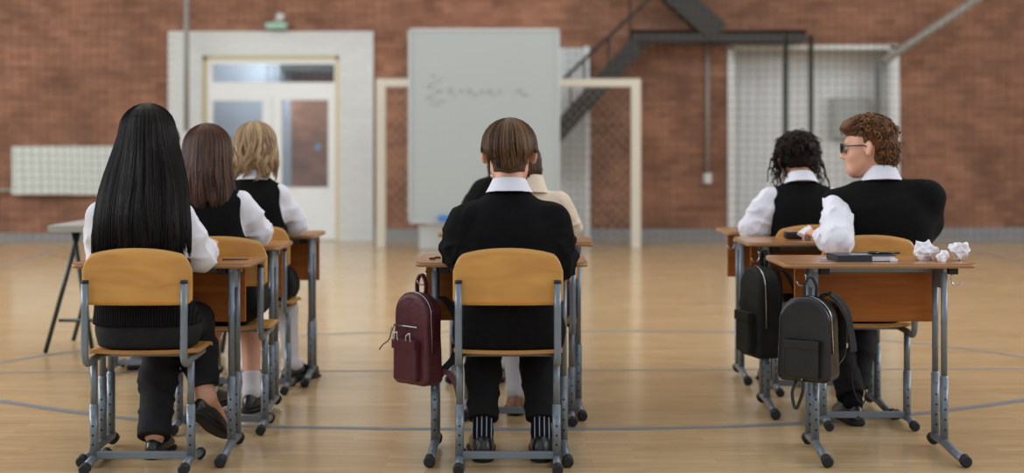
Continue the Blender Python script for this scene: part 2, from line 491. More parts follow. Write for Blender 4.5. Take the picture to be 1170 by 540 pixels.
def person(name, label, loc, rz=0, **k):
    """origin: floor under the rear posts of the chair; +y is where the person faces"""
    g = k.get
    root = empty('person', loc, rz); tag(root, label, 'person', g('group'))
    skin = g('skin', SKIN)
    h = g('h', .006)
    cxh = g('hipx', 0.0)
    hip = g('hip', (cxh, .185, .515))
    hp = np.array(g('head', (0, .27, 1.17))); R = rotm(*g('hrot', (0, .1, 0))); hs = g('hs', 1.05)
    shy = g('shy', .20); shz = g('shz', .945); shw = g('shw', .165); shx = g('shx', 0.0)
    syaw = g('syaw', 0.0)
    def sh(sd):
        return np.array([shx+sd*shw*math.cos(syaw), shy+sd*shw*math.sin(syaw), shz+sd*g('shroll', 0)])
    elb = [np.array(g('elbL', (-.235, .25, .79))), np.array(g('elbR', (.235, .25, .79)))]
    wri = [np.array(g('wriL', (-.17, .47, .80))), np.array(g('wriR', (.17, .47, .80)))]
    knee = [np.array(g('kneL', (-.11, .52, .49))), np.array(g('kneR', (.11, .52, .49)))]
    ank = [np.array(g('ankL', (-.11, .40, .09))), np.array(g('ankR', (.11, .40, .09)))]
    fdir = [np.array(g('ftL', (0, 1, -.08)), float), np.array(g('ftR', (0, 1, -.08)), float)]
    fdir = [v/np.linalg.norm(v) for v in fdir]
    hipj = [np.array([hip[0]-.085, hip[1]+.02, hip[2]-.005]), np.array([hip[0]+.085, hip[1]+.02, hip[2]-.005])]
    nb = np.array([shx, shy+.01, shz+g('nbz', .09)])
    wy = g("wy", .17)
    # torso rows for clothes; the body sits inside
    b = g('bulk', 1.0)
    rows = g('rows') or [(.44, .175*b, .125, hip[0], .185), (.50, .185*b, .13, hip[0], .185), (.60, .165*b, .115, hip[0]*.8+shx*.2, wy), (.70, .155*b, .11, (hip[0]+shx)/2, wy),
                         (.80, .165*b, .115, shx*.8+hip[0]*.2, (wy+shy)/2), (.88, .172*b, .115, shx, shy-.005), (.935, .150*b, .098, shx, shy), (.98, .095*b, .075, shx, shy+.008), (1.02, .062, .06, shx, shy+.015)]
    rows = [(r[0]+g('dz', 0)*(r[0]-.44)/.56,)+tuple(r[1:]) for r in rows]
    def torso(p, gr): return loft(p, [(r[0], r[1]+gr, r[2]+gr, r[3], r[4]) for r in rows])
    # ---- body
    def hand_parts(p, sd):
        w = wri[sd]; e = elb[sd]; f = w-e; f /= np.linalg.norm(f)
        up = np.array([0, 0, 1.0]); side = np.cross(f, up); side /= np.linalg.norm(side); n_ = np.cross(side, f)
        if sd == 0: side = side  # thumb side is chosen below
        inn = side if sd == 0 else -side
        B = np.stack([side, f, n_], 1)
        pc = w+f*.05
        d = rbox(p, pc, (.038, .048, .014), .013, B)
        for i, (o, L) in enumerate(((-.030, .062), (-.010, .078), (.011, .084), (.031, .074))):
            base = w+f*.088-inn*(-o)*1.0
            p1 = base+f*L*.45-n_*.004; p2 = p1+f*L*.33-n_*.012; p3 = p2+f*L*.24-n_*.016
            d = smin(d, chain(p, [base-f*.02, p1, p2, p3], [.0095, .009, .0082, .0072], .006), .006)
        t0 = w+f*.025+inn*.03; t1 = t0+f*.035+inn*.026-n_*.006; t2 = t1+f*.032+inn*.008-n_*.004
        d = smin(d, chain(p, [t0, t1, t2], [.014, .011, .009], .01), .012)
        return d
    def body(p):
        d = smax(torso(p, -.026), .47-p[:, 2], .02)
        nk = hp+R@np.array([0, -.018, -.045])*hs
        d = smin(d, cap(p, nb-np.array([0, .0, .03]), nk, .057*g('nk', 1), .052*g('nk', 1)), .03)
        d = smin(d, head_sdf(p, hp, R, hs), .02)
        for sd in (0, 1):
            s_ = sh(-1 if sd == 0 else 1)
            d = smin(d, chain(p, [nb-np.array([0, 0, .05]), s_], [.04, .045], .03), .04)
            d = smin(d, chain(p, [s_, elb[sd], wri[sd]], [.044, .036, .025], .015), .02)
            d = smin(d, hand_parts(p, sd), .015)
            d = smin(d, chain(p, [hipj[sd], knee[sd]], [.075, .052], .02), .03)
            kn = knee[sd]; an = ank[sd]; cf = kn+(an-kn)*.33+np.array([0, -.012, 0])
            d = smin(d, chain(p, [kn, cf, an], [.050, .049, .032], .02), .02)
            ft = fdir[sd]
            d = smin(d, chain(p, [an+np.array([0, 0, -.03]), an+ft*.16+np.array([0, 0, -.045])], [.03, .022], .02), .02)
        return d
    P_ = np.array([hp+[0, 0, .14], hp+[0, 0, -.1], *elb, *wri, *knee, *ank, sh(-1), sh(1), hipj[0], hipj[1]] + [wri[i]+(wri[i]-elb[i])/np.linalg.norm(wri[i]-elb[i])*.2 for i in (0, 1)]+[ank[i]+fdir[i]*.22 for i in (0, 1)])
    lo = P_.min(0)-.13; hi = P_.max(0)+.13
    obj_np('body', sdf_mesh(body, lo, hi, h), skin, root)
    # ---- eyes
    for sx in (-1, 1):
        c = hp+R@np.array([sx*.032, .0835, .008])*hs
        mb = MB(); mb.sphere((0, 0, 0), .0125*hs); e = mb.build('eye', [EYEW], root, tuple(c))
        ir = MB(); ir.sphere(tuple(R@np.array([0, .0085, 0])*hs), .0058*hs, 1); ir.build('iris', [mat('dark_iris', (40, 28, 20), .15)], e)
    # ---- shirt
    shm = g('shirtm', SHIRT)
    sw = g('sleeve', 1.0); wr = g('wrinkle', .004)
    top = g('top', 'vest')
    def sleeve(p, ex=0):
        d = None
        for sd in (0, 1):
            s_ = sh(-1 if sd == 0 else 1); e = elb[sd]; w = wri[sd]
            up = s_+(e-s_)*.5; fo = e+(w-e)*.45; cu = e+(w-e)*g('cuff', .92)
            dd = chain(p, [s_, up, e, fo, cu], [(.052+ex), (.053+ex)*sw, (.050+ex)*sw, (.046+ex)*sw, .032+ex], .03)
            ax = (e-s_)/np.linalg.norm(e-s_); t = (p-s_)@ax.astype(f32)
            dd = dd+crease(p, ax, wr*3.2, 34, 7+sd)*np.clip(t/.08, 0, 1)+crease(p, ax, wr*2.4, 52, 17+sd, -.75)+wr*.5*sn(p, 40, 2+sd)
            d = dd if d is None else np.minimum(d, dd)
        return d
    cm = g('collar', True)
    def collar(p):
        # stand-and-fold collar around the neck
        c = nb+np.array([0, .003, .0]); ax = np.array([0, g('colt', .12), 1.0]); ax /= np.linalg.norm(ax)
        q = p-c.astype(f32); t = q@ax.astype(f32)
        rr_ = np.linalg.norm(q-t[:, None]*ax.astype(f32), axis=1)
        z0 = g('colb', -.022); z1 = g('colh', .040)
        u = np.clip((t-z0)/(z1-z0), 0, 1)
        ro = (.090-.031*u**.8)*g('colr', 1)
        d = np.abs(rr_-ro)-.0035
        d = smax(d, np.maximum(z0-t, t-z1), .006)
        # open at the front
        fr = q[:, 1]-np.abs(q[:, 0])*1.2-.05
        return smax(d, fr, .004)
    def shirt(p):
        d = smax(smin(torso(p, -.012), sleeve(p, 0), .03), (g('hemz', .47)+.03 if g('top', 'vest') != 'none' else .47)-p[:, 2], .01)
        for sd in (-1, 1): d = smin(d, cap(p, nb-np.array([0, .0, .055]), sh(sd), .048, .046), .03)
        return d
    def outer(p, gr=.010):
        d = torso(p, gr)
        for sd in (-1, 1):
            s_ = sh(sd); ed = nb+(s_-nb)*g('vestw', 1.0)-np.array([0, 0, .04*0])
            d = smin(d, cap(p, nb-np.array([0, -.0, g('trap', .055)]), ed, .058, .053+g('vestp', .0)), .04)
        if top == 'sweater': d = smin(d, sleeve(p, .012), .04)
        if g('drape'):
            s_ = sh(1); e_ = elb[1]; m3 = s_+(e_-s_)*.95+np.array([-.015, 0, -.02])
            d = smin(d, cap(p, s_-np.array([.01, 0, .01]), m3, .074, .092), .05)
        d = d+g('fold', .003)*(sn(p*np.array([1, 1, .45], f32), 26, 11)+.5*sn(p, 60, 4))
        # neckline
        q = p-nb.astype(f32)
        d = smax(d, -(np.linalg.norm(q*np.array([1, 1, .8], f32)-np.array([0, .02, .055], f32), axis=1)-.088*g('neck', 1)), .01)
        if top == 'vest':
            # arm holes: cut away everything outside the shoulder line
            for sd in ((-1,) if g('drape') else (-1, 1)):
                s_ = sh(sd); c = s_+np.array([sd*g('armx', .045)*math.cos(syaw), sd*g('armx', .045)*math.sin(syaw), g('armz', -.05)])
                d = smax(d, -(ell(p, c, (.045, .085, .115))), .012)
        hz = g('hemz', .47)
        d = smax(d, hz-p[:, 2], .008)
        return d
    lo2 = np.array([min(lo[0], -.3), min(lo[1], -.02), .42]); hi2 = np.array([hi[0]+.02, hi[1], nb[2]+.12])
    if cm: obj_np('collar', sdf_mesh(collar, nb-.13, nb+.13, .003), shm, root)
    if top != 'sweater':
        obj_np('shirt', sdf_mesh(shirt, lo2, hi2, h), shm, root)
    if top in ('vest', 'sweater'):
        obj_np('knitted_vest' if top == 'vest' else 'sweater', sdf_mesh(outer, lo2, hi2, h), g('topm', BLACK if top == 'vest' else SWEAT), root)
        hz = g('hemz', .47); rb = g('rib', .0)
        if rb:
            def hem(p):
                d = torso(p, .014); return smax(d, np.maximum(hz-.004-p[:, 2], p[:, 2]-hz-rb), .006)
            obj_np('ribbed_hem', sdf_mesh(hem, (lo2[0], lo2[1], hz-.03), (hi2[0], hi2[1], hz+rb+.03), h), RIB, root)
    # ---- legs
    lw = g('legwear', 'trousers')
    if lw == 'trousers':
        tm = g('trm', TROUSER)
        tc_ = g('trcut', .08); tc_ = tc_ if isinstance(tc_, tuple) else (tc_, tc_)   # trouser stops this far above the ankle joint
        def tr(p):
            d = ell(p, (hip[0], hip[1]+.01, hip[2]+.005), (.185*b, .140, .105))
            for sd in (0, 1):
                kn = knee[sd]; an = ank[sd]; u = (kn-an)/np.linalg.norm(kn-an); cut = tc_[sd]
                dd = chain(p, [hipj[sd], kn], [.088, .072], .03)
                an2 = an+u*cut
                low = chain(p, [kn, kn+(an2-kn)*.5, an2], [.072, .068*g('trw', 1), .058*g('trw', 1)], .03)
                t = (p-an.astype(f32))@u.astype(f32)
                low = low+crease(p, u, .008, 26, 5+sd)+.002*sn(p, 40, 8)
                low = smax(low, cut-t, .006)
                d = smin(smin(d, dd, .03), low, .03)
            d = smin(d, smax(torso(p, -.002), np.maximum(p[:, 2]-.62, .43-p[:, 2]), .03), .02)
            return smax(d, p[:, 2]-.64, .02)
        obj_np('trousers', sdf_mesh(tr, (lo[0], .0, 0), (hi[0], hi[1], .68), h), tm, root)
    else:
        ke = g('skirtlen', .72)
        def sk(p):
            d = ell(p, (hip[0], hip[1]+.01, hip[2]), (.18*b, .135, .09))
            for sd in (0, 1):
                e = hipj[sd]+(knee[sd]-hipj[sd])*ke
                d = smin(d, cap(p, hipj[sd], e, .098, .098), .08)
            t = p[:, 0]*60+4*sn(p, 6, 3)
            d = d+.004*np.sin(t*1.6)
            return smax(d, p[:, 2]-.66, .02)
        obj_np('pleated_skirt', sdf_mesh(sk, (lo[0], .0, .3), (hi[0], hi[1], .7), h), TROUSER2, root)
    sm = g('sockm', SOCKB); st_ = g('sockt', .13); st_ = st_ if isinstance(st_, tuple) else (st_, st_)
    for sd in (0, 1):
        kn = knee[sd]; an = ank[sd]; u = (kn-an)/np.linalg.norm(kn-an); ft = fdir[sd]
        cf = kn+(an-kn)*.33+np.array([0, -.012, 0])
        slm = g('shoem', SHOE); st = st_[sd]
        def sock(p):
            d = chain(p, [kn, cf, an], [.054, .054, .037], .02)
            d = smin(d, chain(p, [an, an+ft*.1+np.array([0, 0, -.035])], [.037, .03], .02), .02)
            t = (p-an.astype(f32))@u.astype(f32)
            return smax(d, t-st, .004)
        P2 = np.array([an, an+u*st, an+ft*.15]); 
        if st > 0: obj_np('sock', sdf_mesh(sock, P2.min(0)-.08, P2.max(0)+.08, .005), sm, root)
        # shoe in its own frame
        up = np.array([0, 0, 1.0]); z_ = up-ft*(up@ft); z_ /= np.linalg.norm(z_); x_ = np.cross(ft, z_); ss = g('shs', 1.12)
        Bm = np.stack([x_, ft, z_], 1); o = an-z_*(an[2] if abs(ft[2]) < .2 else .09)-ft*.058*ss      # heel bottom
        def up_sdf(q):
            prof = np.interp(q[:, 1], [-.01, .03, .10, .20, .28], [.030, .033, .038, .044, .03]).astype(f32)
            hgt = np.interp(q[:, 1], [-.01, .05, .10, .16, .22, .28], [.085, .088, .085, .062, .048, .03]).astype(f32)
            d = ((np.abs(q[:, 0])/prof)**2.4+(np.abs(q[:, 2]-.012)/hgt)**2.4)**(1/2.4)
            d = (d-1)*.03
            e = np.maximum(np.maximum(-q[:, 1]-.005, q[:, 1]-.268), .015-q[:, 2])
            r_ = ell(q, (0, .13, .02), (.052, .145, .09))
            d = smax(smax(d, e, .02), r_, .02)
            hole = cap(q, (0, .05, .08), (0, .05+.02, .14), .028, .032)
            return smax(d, -hole, .008)
        def sole_sdf(q):
            w_ = np.interp(q[:, 1], [0, .06, .12, .2, .27], [.033, .034, .034, .047, .03]).astype(f32)
            cx_ = 0
            d = np.maximum(np.abs(q[:, 0])-w_, np.abs(q[:, 2]-.009)-.010)
            d = np.maximum(d, np.maximum(-q[:, 1]-.008, q[:, 1]-.275))
            return smax(d, ell(q, (0, .133, .01), (.056, .15, .07)), .012)
        fu = lambda p: up_sdf((p-o.astype(f32))@Bm.astype(f32)/ss)*ss; fs = lambda p: sole_sdf((p-o.astype(f32))@Bm.astype(f32)/ss)*ss
        Pq = np.array([o, o+ft*.3*ss, o+z_*.13*ss, o+ft*.3*ss+z_*.1])
        so = obj_np('shoe', sdf_mesh(fu, Pq.min(0)-.06, Pq.max(0)+.06, .004), slm, root)
        obj_np('sole', sdf_mesh(fs, Pq.min(0)-.06, Pq.max(0)+.06, .004), SOLE, so)
    # ---- hair
    hf = g('hair')
    if hf:
        v, q, s = merge(hf(hp, R, hs)); me = np_mesh('hair', v, q, True, s); me.materials.append(g('hairm', HBROWN))
        link(bpy.data.objects.new('hair', me), root)
    if g('glasses'):
        ge = empty('eyeglasses', tuple(hp)); ge.parent = root
        gm = mat('green_black_acetate', (22, 40, 38), .25)
        T = lambda v: tuple(R@np.array(v)*hs)
        fr = MB()
        for sx in (-1, 1):
            pts = []
            for i in range(25):
                a = 2*PI*i/24; cx_ = sx*.034; 
                pts.append(T((cx_+.025*math.copysign(abs(math.cos(a))**.75, math.cos(a)), .108-.12*abs(cx_)*.3, .006+.019*math.copysign(abs(math.sin(a))**.8, math.sin(a)))))
            fr.tube(pts, .0038, 8, cap=False)
            fr.tube([T((sx*.060, .105, .012)), T((sx*.074, .095, .013)), T((sx*.082, .01, .012)), T((sx*.082, -.02, -.006))], .0030, 8)
        fr.tube([T((-.011, .107, .010)), T((0, .110, .013)), T((.011, .107, .010))], .0026, 8)
        fr.build('frame', [gm], ge)
        ln = mat('lens_glass', (235, 245, 245), .02, trans=1)
        for sx in (-1, 1):
            L = MB(); pts = []
            for i in range(24):
                a = 2*PI*i/24; pts.append((sx*.034+.024*math.copysign(abs(math.cos(a))**.75, math.cos(a)), .006+.018*math.copysign(abs(math.sin(a))**.8, math.sin(a))))
            L.prism([p for p in pts], 'y', .1062, .1072)
            for v in L.bm.verts: v.co = Vector(T(tuple(v.co)))
            L.build('lens', [ln], ge)
    return root

# ------------------------------------------------------------------ chair
def make_chair():
    root = empty('school_chair')
    # seat and backrest: bent plywood
    def sheet(f, nu, nv, th, nrm):
        mb = MB(); T = []; B = []
        for i in range(nu+1):
            a = []; b_ = []
            for j in range(nv+1):
                p = Vector(f(i/nu, j/nv)); n = Vector(nrm(i/nu, j/nv))
                a.append(mb.bm.verts.new(p+n*th/2)); b_.append(mb.bm.verts.new(p-n*th/2))
            T.append(a); B.append(b_)
        for i in range(nu):
            for j in range(nv):
                for L, fl in ((T, 0), (B, 1)):
                    q = (L[i][j], L[i+1][j], L[i+1][j+1], L[i][j+1]); fc = mb.bm.faces.new(q if not fl else q[::-1]); fc.smooth = True
        ring = [(i, 0) for i in range(nu)]+[(nu, j) for j in range(nv)]+[(i, nv) for i in range(nu, 0, -1)]+[(0, j) for j in range(nv, 0, -1)]
        for k in range(len(ring)):
            a = ring[k]; b_ = ring[(k+1) % len(ring)]
            fc = mb.bm.faces.new((T[a[0]][a[1]], B[a[0]][a[1]], B[b_[0]][b_[1]], T[b_[0]][b_[1]])); fc.material_index = 1
        return mb
    W = .203
    def back(u, v):
        x = (u*2-1)*W
        c = abs(u*2-1)
        ztop = .828-.034*c**2.2-.052*max(0, (c-.78)/.22)**2.6
        zbot = .618+.018*max(0, (c-.86)/.14)**2.4
        z = zbot+(ztop-zbot)*v
        y = .008+.020*c**2-.020*(1-v)*0+.012*v*0
        return (x, y, z)
    # posts sit on the rear of the backrest
    bk = sheet(back, 36, 12, .011, lambda u, v: (0, 1, 0)).build('backrest', [CHAIRW, SEATE], root)
    def seat(u, v):
        x = (u*2-1)*.202; c = abs(u*2-1); e = abs(v*2-1)
        y0 = .035+.03*max(0, (c-.8)/.2)**2; y1 = .425-.04*max(0, (c-.75)/.25)**2
        y = y0+(y1-y0)*v
        z = .432+.006*c**2+.010*max(0, (.2-v)/.2)**2-.014*max(0, (v-.8)/.2)**2-.006*math.sin(v*PI)
        return (x, y, z)
    sheet(seat, 24, 16, .012, lambda u, v: (0, 0, 1)).build('seat', [CHAIRW, SEATE], root)
    for sx in (-1, 1):
        x = sx*.181
        path = [(x, -.012, .705), (x, -.012, .60), (x, -.014, .50)]+spline([(x, -.016, .475), (x, -.014, .435), (x, .006, .408), (x, .04, .402), (x, .09, .408)], 4)+[(x, .30, .412)]
        p = MB(); p.tube(path, .0135, 14); p.build('back_post', [STEEL], root)
        c = MB(); c.tube([(x, -.012, .700), (x, -.012, .709)], .0142, 14); c.tube([(x, -.012, .709), (x, -.012, .712)], [.0142, .011], 14); c.build('post_cap', [RUB], root)
        l = MB()
        l.tube([(x, .10, .40), (x, .10, .235)], .0135, 14)
        l.tube([(x, .10, .24), (x, .10, .235)], [.0135, .0165], 14, cap=False)
        l.tube([(x, .10, .235), (x, .10, .035)], .0165, 14)
        l.mi = 1
        for z in (.09, .125, .16): l.tube([(x, .0828, z), (x, .0838, z)], .0042, 8)
        l.mi = 0
        l.tube([(x, .0825, .195), (x, .0835, .195)], .006, 8)
        l.build('leg', [STEEL, HOLE], root)
        # foot bar
        f = MB(); f.tube([(x-sx*0, -.005, .026), (x, .06, .036), (x, .14, .036), (x, .245, .026)], .015, 12); f.build('foot', [STEEL], root)
        for (ya, yb) in ((-.03, .005), (.235, .27)):
            cp = MB(); cp.tube([(x, ya, .022), (x, ya+.004, .022), (x, yb-.004, .024), (x, yb, .024)], [.015, .0205, .0205, .017], 14); cp.build('foot_cap', [RUB], root)
    cb = MB(); cb.box((-.17, .090, .036), (.17, .106, .064), bev=.003); cb.build('crossbar', [STEEL], root)
    for y in (.18, .31):
        r = MB(); r.tube([(-.181, y, .414), (.181, y, .414)], .009, 10); r.build('seat_rail', [STEEL], root)
    return root
CHAIRS = []
def put_chair(x, y, rz, label):
    o = CHAIR0 if not CHAIRS else copy_tree(CHAIR0)
    o.location = (x, y, 0); o.rotation_euler = (0, 0, rz); tag(o, label, 'chair', 'school chairs standing behind the desks'); CHAIRS.append(o); return o
CHAIR0 = make_chair()
put_chair(-1.380, 5.13, 0, 'wooden school chair under the girl with long black hair')
put_chair(-.0145, 5.13, 0, 'wooden school chair under the short-haired boy in the middle')
put_chair(-1.228, 5.84, .02, 'wooden school chair under the girl with brown hair')
put_chair(-1.285, 6.80, 0, 'wooden school chair under the blonde girl')
put_chair(.080, 6.03, 0, 'wooden school chair under the girl in the cream blouse')
put_chair(-.03, 7.00, 0, 'wooden school chair under the student farthest forward in the middle column')
put_chair(1.520, 5.93, 0, 'wooden school chair under the boy with curly hair and glasses')
put_chair(1.470, 6.75, 0, 'wooden school chair under the student with dark curly hair')
put_chair(-1.95, 7.42, 0, 'wooden school chair pulled up to the grey trestle table')

# ------------------------------------------------------------------ desks
def make_desk(w, lx, h, pw=.57, hookr=False):
    """front edge (towards the chair) at y=0; lx: x of the leg pair centre"""
    root = empty('school_desk')
    t = MB(); D = .46; r = .03; pts = []
    for cx_, cy_, a0 in ((w/2-r, r, -90), (w/2-r, D-r, 0), (-w/2+r, D-r, 90), (-w/2+r, r, 180)):
        for k in range(7):
            a = math.radians(a0+90*k/6); pts.append((cx_+r*math.cos(a), cy_+r*math.sin(a)))
    t.prism(pts, 'z', h-.018, h)
    es = [e for e in t.bm.edges if abs(e.verts[0].co.z-e.verts[1].co.z) < 1e-6]
    bmesh.ops.bevel(t.bm, geom=es, offset=.004, segments=2, affect='EDGES')
    for f in t.bm.faces:
        if abs(f.normal.z) < .5 or f.calc_area() < .01: f.material_index = 0
    t.build('tabletop', [DESKTOP], root)
    e = MB(); pe = [(p[0]*1.002, D/2+(p[1]-D/2)*1.003) for p in pts]; e.prism(pe, 'z', h-.015, h-.004, smooth=True); e.build('edge_band', [EDGE], root)
    p = MB(); p.box((lx-pw/2-.012, .205, h-.250), (lx+pw/2-.012, .223, h-.022), bev=.002); p.build('modesty_panel', [PANEL], root)
    for sx in (-1, 1):
        x = lx+sx*.252
        for y in (.03, .145):
            l = MB()
            l.tube([(x, y, h-.035), (x, y, .30)], .0125, 14)
            l.tube([(x, y, .305), (x, y, .298)], [.0125, .0162], 14, cap=False)
            l.tube([(x, y, .298), (x, y, .04)], .0162, 14)
            l.mi = 1
            for z in (.095, .135, .175, .215): l.tube([(x, y-.0168, z), (x, y-.0158, z)], .0042, 8)
            l.mi = 0; l.tube([(x, y-.018, .262), (x, y-.016, .262)], .006, 8); l.tube([(x, y-.018, .52), (x, y-.012, .52)], .006, 8)
            l.build('leg', [STEEL, HOLE], root)
        b = MB(); b.box((x-.006, .02, h-.10), (x+.006, .155, h-.02)); b.build('bracket', [STEEL], root)
        f = MB(); f.tube([(x+sx*.006, -.185, .024), (x+sx*.003, -.08, .032), (x, .02, .045), (x, .155, .045), (x, .17, .04)], .0165, 12); f.build('foot', [STEEL], root)
        for ya, yb in ((-.225, -.185), (.155, .195)):
            c = MB(); zz = .023 if ya < 0 else .030
            c.tube([(x+(sx*.007 if ya < 0 else 0), ya, zz), (x+(sx*.007 if ya < 0 else 0), ya+.005, zz), (x+(sx*.006 if ya < 0 else 0), yb-.005, zz+.004), (x, yb, zz+.006)], [.016, .0225, .0225, .018], 14)
            c.build('foot_cap', [RUB], root)
        ho = MB(); hx = x+sx*.035
        if sx < 0 or hookr: ho.tube([(hx, .05, h-.035)]+[tuple(q) for q in spline([(hx, .045, h-.05), (hx, .045, h-.075), (hx+sx*.012, .042, h-.09), (hx+sx*.030, .04, h-.085), (hx+sx*.034, .04, h-.072)], 4)], .003, 8); ho.build('bag_hook', [CHROME], root) if sx < 0 or hookr else ho.bm.free()
        e2 = MB(); xe = x+.02 if (sx < 0 or hookr) else x-.06; e2.box((xe, .035, h-.045), (xe+.038, .065, h-.018), bev=.003); e2.build('rail_cap', [RUB], root)
    ra = MB(); ra.box((lx-.27, .14, h-.045), (lx+.27, .165, h-.018), bev=.002); ra.build('rail', [STEEL], root)
    return root
for (cx, y, w, lx, h, lab) in (
    (-1.375, 5.45, .69, .025, .745, 'wooden school desk in front of the girl with long black hair'),
    (-1.400, 6.33, .68, .055, .750, 'wooden school desk in front of the girl with brown hair'),
    (-1.360, 7.22, .68, .065, .748, 'wooden school desk in front of the blonde girl'),
    (-.040, 5.45, .67, -.010, .750, 'wooden school desk with the maroon backpack hanging on its side'),
    (.030, 6.35, .68, .020, .768, 'wooden school desk in front of the girl in the cream blouse'),
    (-.060, 7.34, .66, .0, .750, 'wooden school desk farthest forward in the middle column'),
    (1.439, 5.45, .745, .0, .745, 'empty wooden school desk with a notebook and crumpled paper on it'),
    (1.420, 6.38, .68, .0, .766, 'wooden school desk with a pencil case and one crumpled paper ball'),
    (1.450, 7.28, .65, .0, .762, 'wooden school desk in front of the student with dark curly hair')):
    o = make_desk(w, lx, h, hookr=w > .7); o.location = (cx, y, 0); tag(o, lab, 'desk', 'school desks in three columns')

# ------------------------------------------------------------------ backpacks
def backpack(label, loc, yaw, w, h, t, m, mp=None, metal=CHROME, strap_m=None, seed=0):
    """origin: top handle; front faces -y before yaw"""
    root = empty('backpack', loc, yaw); tag(root, label, 'backpack', 'school backpacks hanging on desk hooks')
    strap_m = strap_m or m
    zt = -.065; zb = zt-h; R_ = w*.42
    def prof(q, w_, zt_, zb_, rt, rb):
        """rounded-top outline distance in x,z"""
        x = np.abs(q[:, 0]); z = q[:, 2]
        zc = zt_-rt; a = np.stack([np.maximum(x-(w_/2-rt), 0), np.maximum(z-zc, 0)], 1)
        d1 = np.linalg.norm(a, axis=1)-rt
        zc2 = zb_+rb; b_ = np.stack([np.maximum(x-(w_/2-rb), 0), np.maximum(zc2-z, 0)], 1)
        d2 = np.linalg.norm(b_, axis=1)-rb
        return np.maximum(d1, d2)
    def body(q):
        q = q.copy(); q[:, 0] = q[:, 0]/(1+.10*(zt-q[:, 2])/h)
        d2 = prof(q, w, zt, zb, w*.46, .03)
        dy = np.abs(q[:, 1])-t/2*(1-.15*np.clip((q[:, 2]-zb)/h, 0, 1))
        r = .018
        d = np.linalg.norm(np.maximum(np.stack([d2+r, dy+r], 1), 0), axis=1)+np.minimum(np.maximum(d2+r, dy+r), 0)-r
        return d+.0025*sn(q, 34, seed+1)+.0012*sn(q, 90, seed+2)
    obj_np('bag_body', sdf_mesh(body, (-w*.62, -t*.8, zb-.02), (w*.62, t*.8, zt+.02), .004), m, root)
    def pocket(q):
        d = rbox(q, (0, -t/2-.008, zb+h*.27), (w*.34, .022, h*.22), .012)
        return d+.0015*sn(q, 40, seed+3)
    obj_np('front_pocket', sdf_mesh(pocket, (-w*.45, -t/2-.05, zb), (w*.45, -t/2+.03, zb+h*.6), .004), m, root)
    fl = MB(); fl.box((-w*.35, -t/2-.035, zb+h*.40), (w*.35, -t/2-.004, zb+h*.505), bev=.004); fl.build('pocket_flap', [m], root)
    # zip: silver line along the gusset
    z = MB(); pts = []
    for i in range(33):
        a = PI*(i/32); rr = w*.46
        x = -math.cos(a)*(w/2+.001); zz = zt-rr+math.sin(a)*(rr+.001)
        pts.append((x, -t*.18, zz))
    pts = [(-w/2*1.07-.001, -t*.18, zb+h*.34)]+pts+[(w/2*1.07+.001, -t*.18, zb+h*.34)]
    z.tube(pts, .0028, 6); z.build('zip', [metal], root)
    pp = MB()
    for off in (-.012, .012):
        q = [(p[0]*1.004, p[1]+off, p[2]+.0015) for p in pts]; pp.tube(q, .0022, 6)
    pp.build('piping', [m], root)
    hd = MB(); hd.ribbon(spline([(-.022, t*.2, zt-.012), (-.024, t*.2, zt+.035), (-.008, t*.2, zt+.066), (.008, t*.2, zt+.066), (.024, t*.2, zt+.035), (.022, t*.2, zt-.012)], 6), .018, .006, (0, 1, 0)); hd.build('handle', [m], root)
    for sx in (-1, 1):
        s = MB()
        s.ribbon(spline([(sx*.03, t*.42, zt-.02), (sx*.05, t/2+.05, zt-.03), (sx*.085, t/2+.085, zt-h*.35), (sx*.09, t/2+.07, zt-h*.68), (sx*.08, t/2+.02, zb+.06), (sx*.07, t*.45, zb+.03)], 8), .034, .006, (1, .1, 0)); s.build('shoulder_strap', [strap_m], root)
        b = MB(); b.box((sx*.09-.022, t/2+.066, zt-h*.64), (sx*.09+.022, t/2+.082, zt-h*.58), bev=.002); b.build('strap_buckle', [metal], root)
    return root, w, h, t, zt, zb
MAROON = mat('maroon_leather', (86, 32, 44), .42, noise=.12, nscale=14, bump=.35, bscale=130, spec=.5)
BAGB = mat('black_bag_leather', (18, 18, 19), .32, noise=.15, nscale=10, bump=.12, bscale=280, spec=.5)
BAGC = mat('olive_black_canvas', (26, 27, 25), .75, noise=.25, nscale=20, bump=.4, bscale=160, spec=.3)
BLKSTRAP = mat('black_webbing', (14, 14, 16), .8)
def bag_maroon():
    r, w, h, t, zt, zb = backpack('maroon leather backpack hanging from the side of the middle desk', (-.368, 5.48, .695), -.72, .178, .355, .10, MAROON, strap_m=BLKSTRAP, seed=4)
    # front slot pocket zip, two clips and a swinging pull cord
    z = MB(); z.tube([(-.078, -t/2-.004, zt-h*.36), (.05, -t/2-.004, zt-h*.36)], .0035, 8); z.build('pocket_zip', [CHROME], r)
    z = MB(); z.tube([(-.080, -t/2-.008, zt-h*.36), (-.084, -t/2-.012, zt-h*.42)], .005, 8); z.build('zip_pull', [CHROME], r)
    for x in (-.035, .035):
        c = MB(); c.tube(spline([(x-.012, -t/2-.037, zb+h*.49), (x-.010, -t/2-.04, zb+h*.55), (x, -t/2-.03, zb+h*.58), (x+.010, -t/2-.04, zb+h*.55), (x+.012, -t/2-.037, zb+h*.49)], 5), .0026, 8); c.build('metal_clip', [CHROME], r)
    c = MB(); c.tube(spline([(-.084, -t/2-.012, zt-h*.42), (-.09, -t/2-.02, zt-h*.52), (-.115, -t/2-.03, zt-h*.58), (-.135, -t/2-.03, zt-h*.64)], 5), .0022, 6); c.build('pull_cord', [BLKSTRAP], r)
    s = MB(); s.ribbon(spline([(.085, t*.4, zb+.05), (.12, t*.5, zb+.045), (.15, t*.6, zb+.0), (.165, t*.6, zb-.05), (.175, t*.6, zb-.06)], 6), .022, .006, (0, .3, 1)); s.build('lower_strap', [MAROON], r)
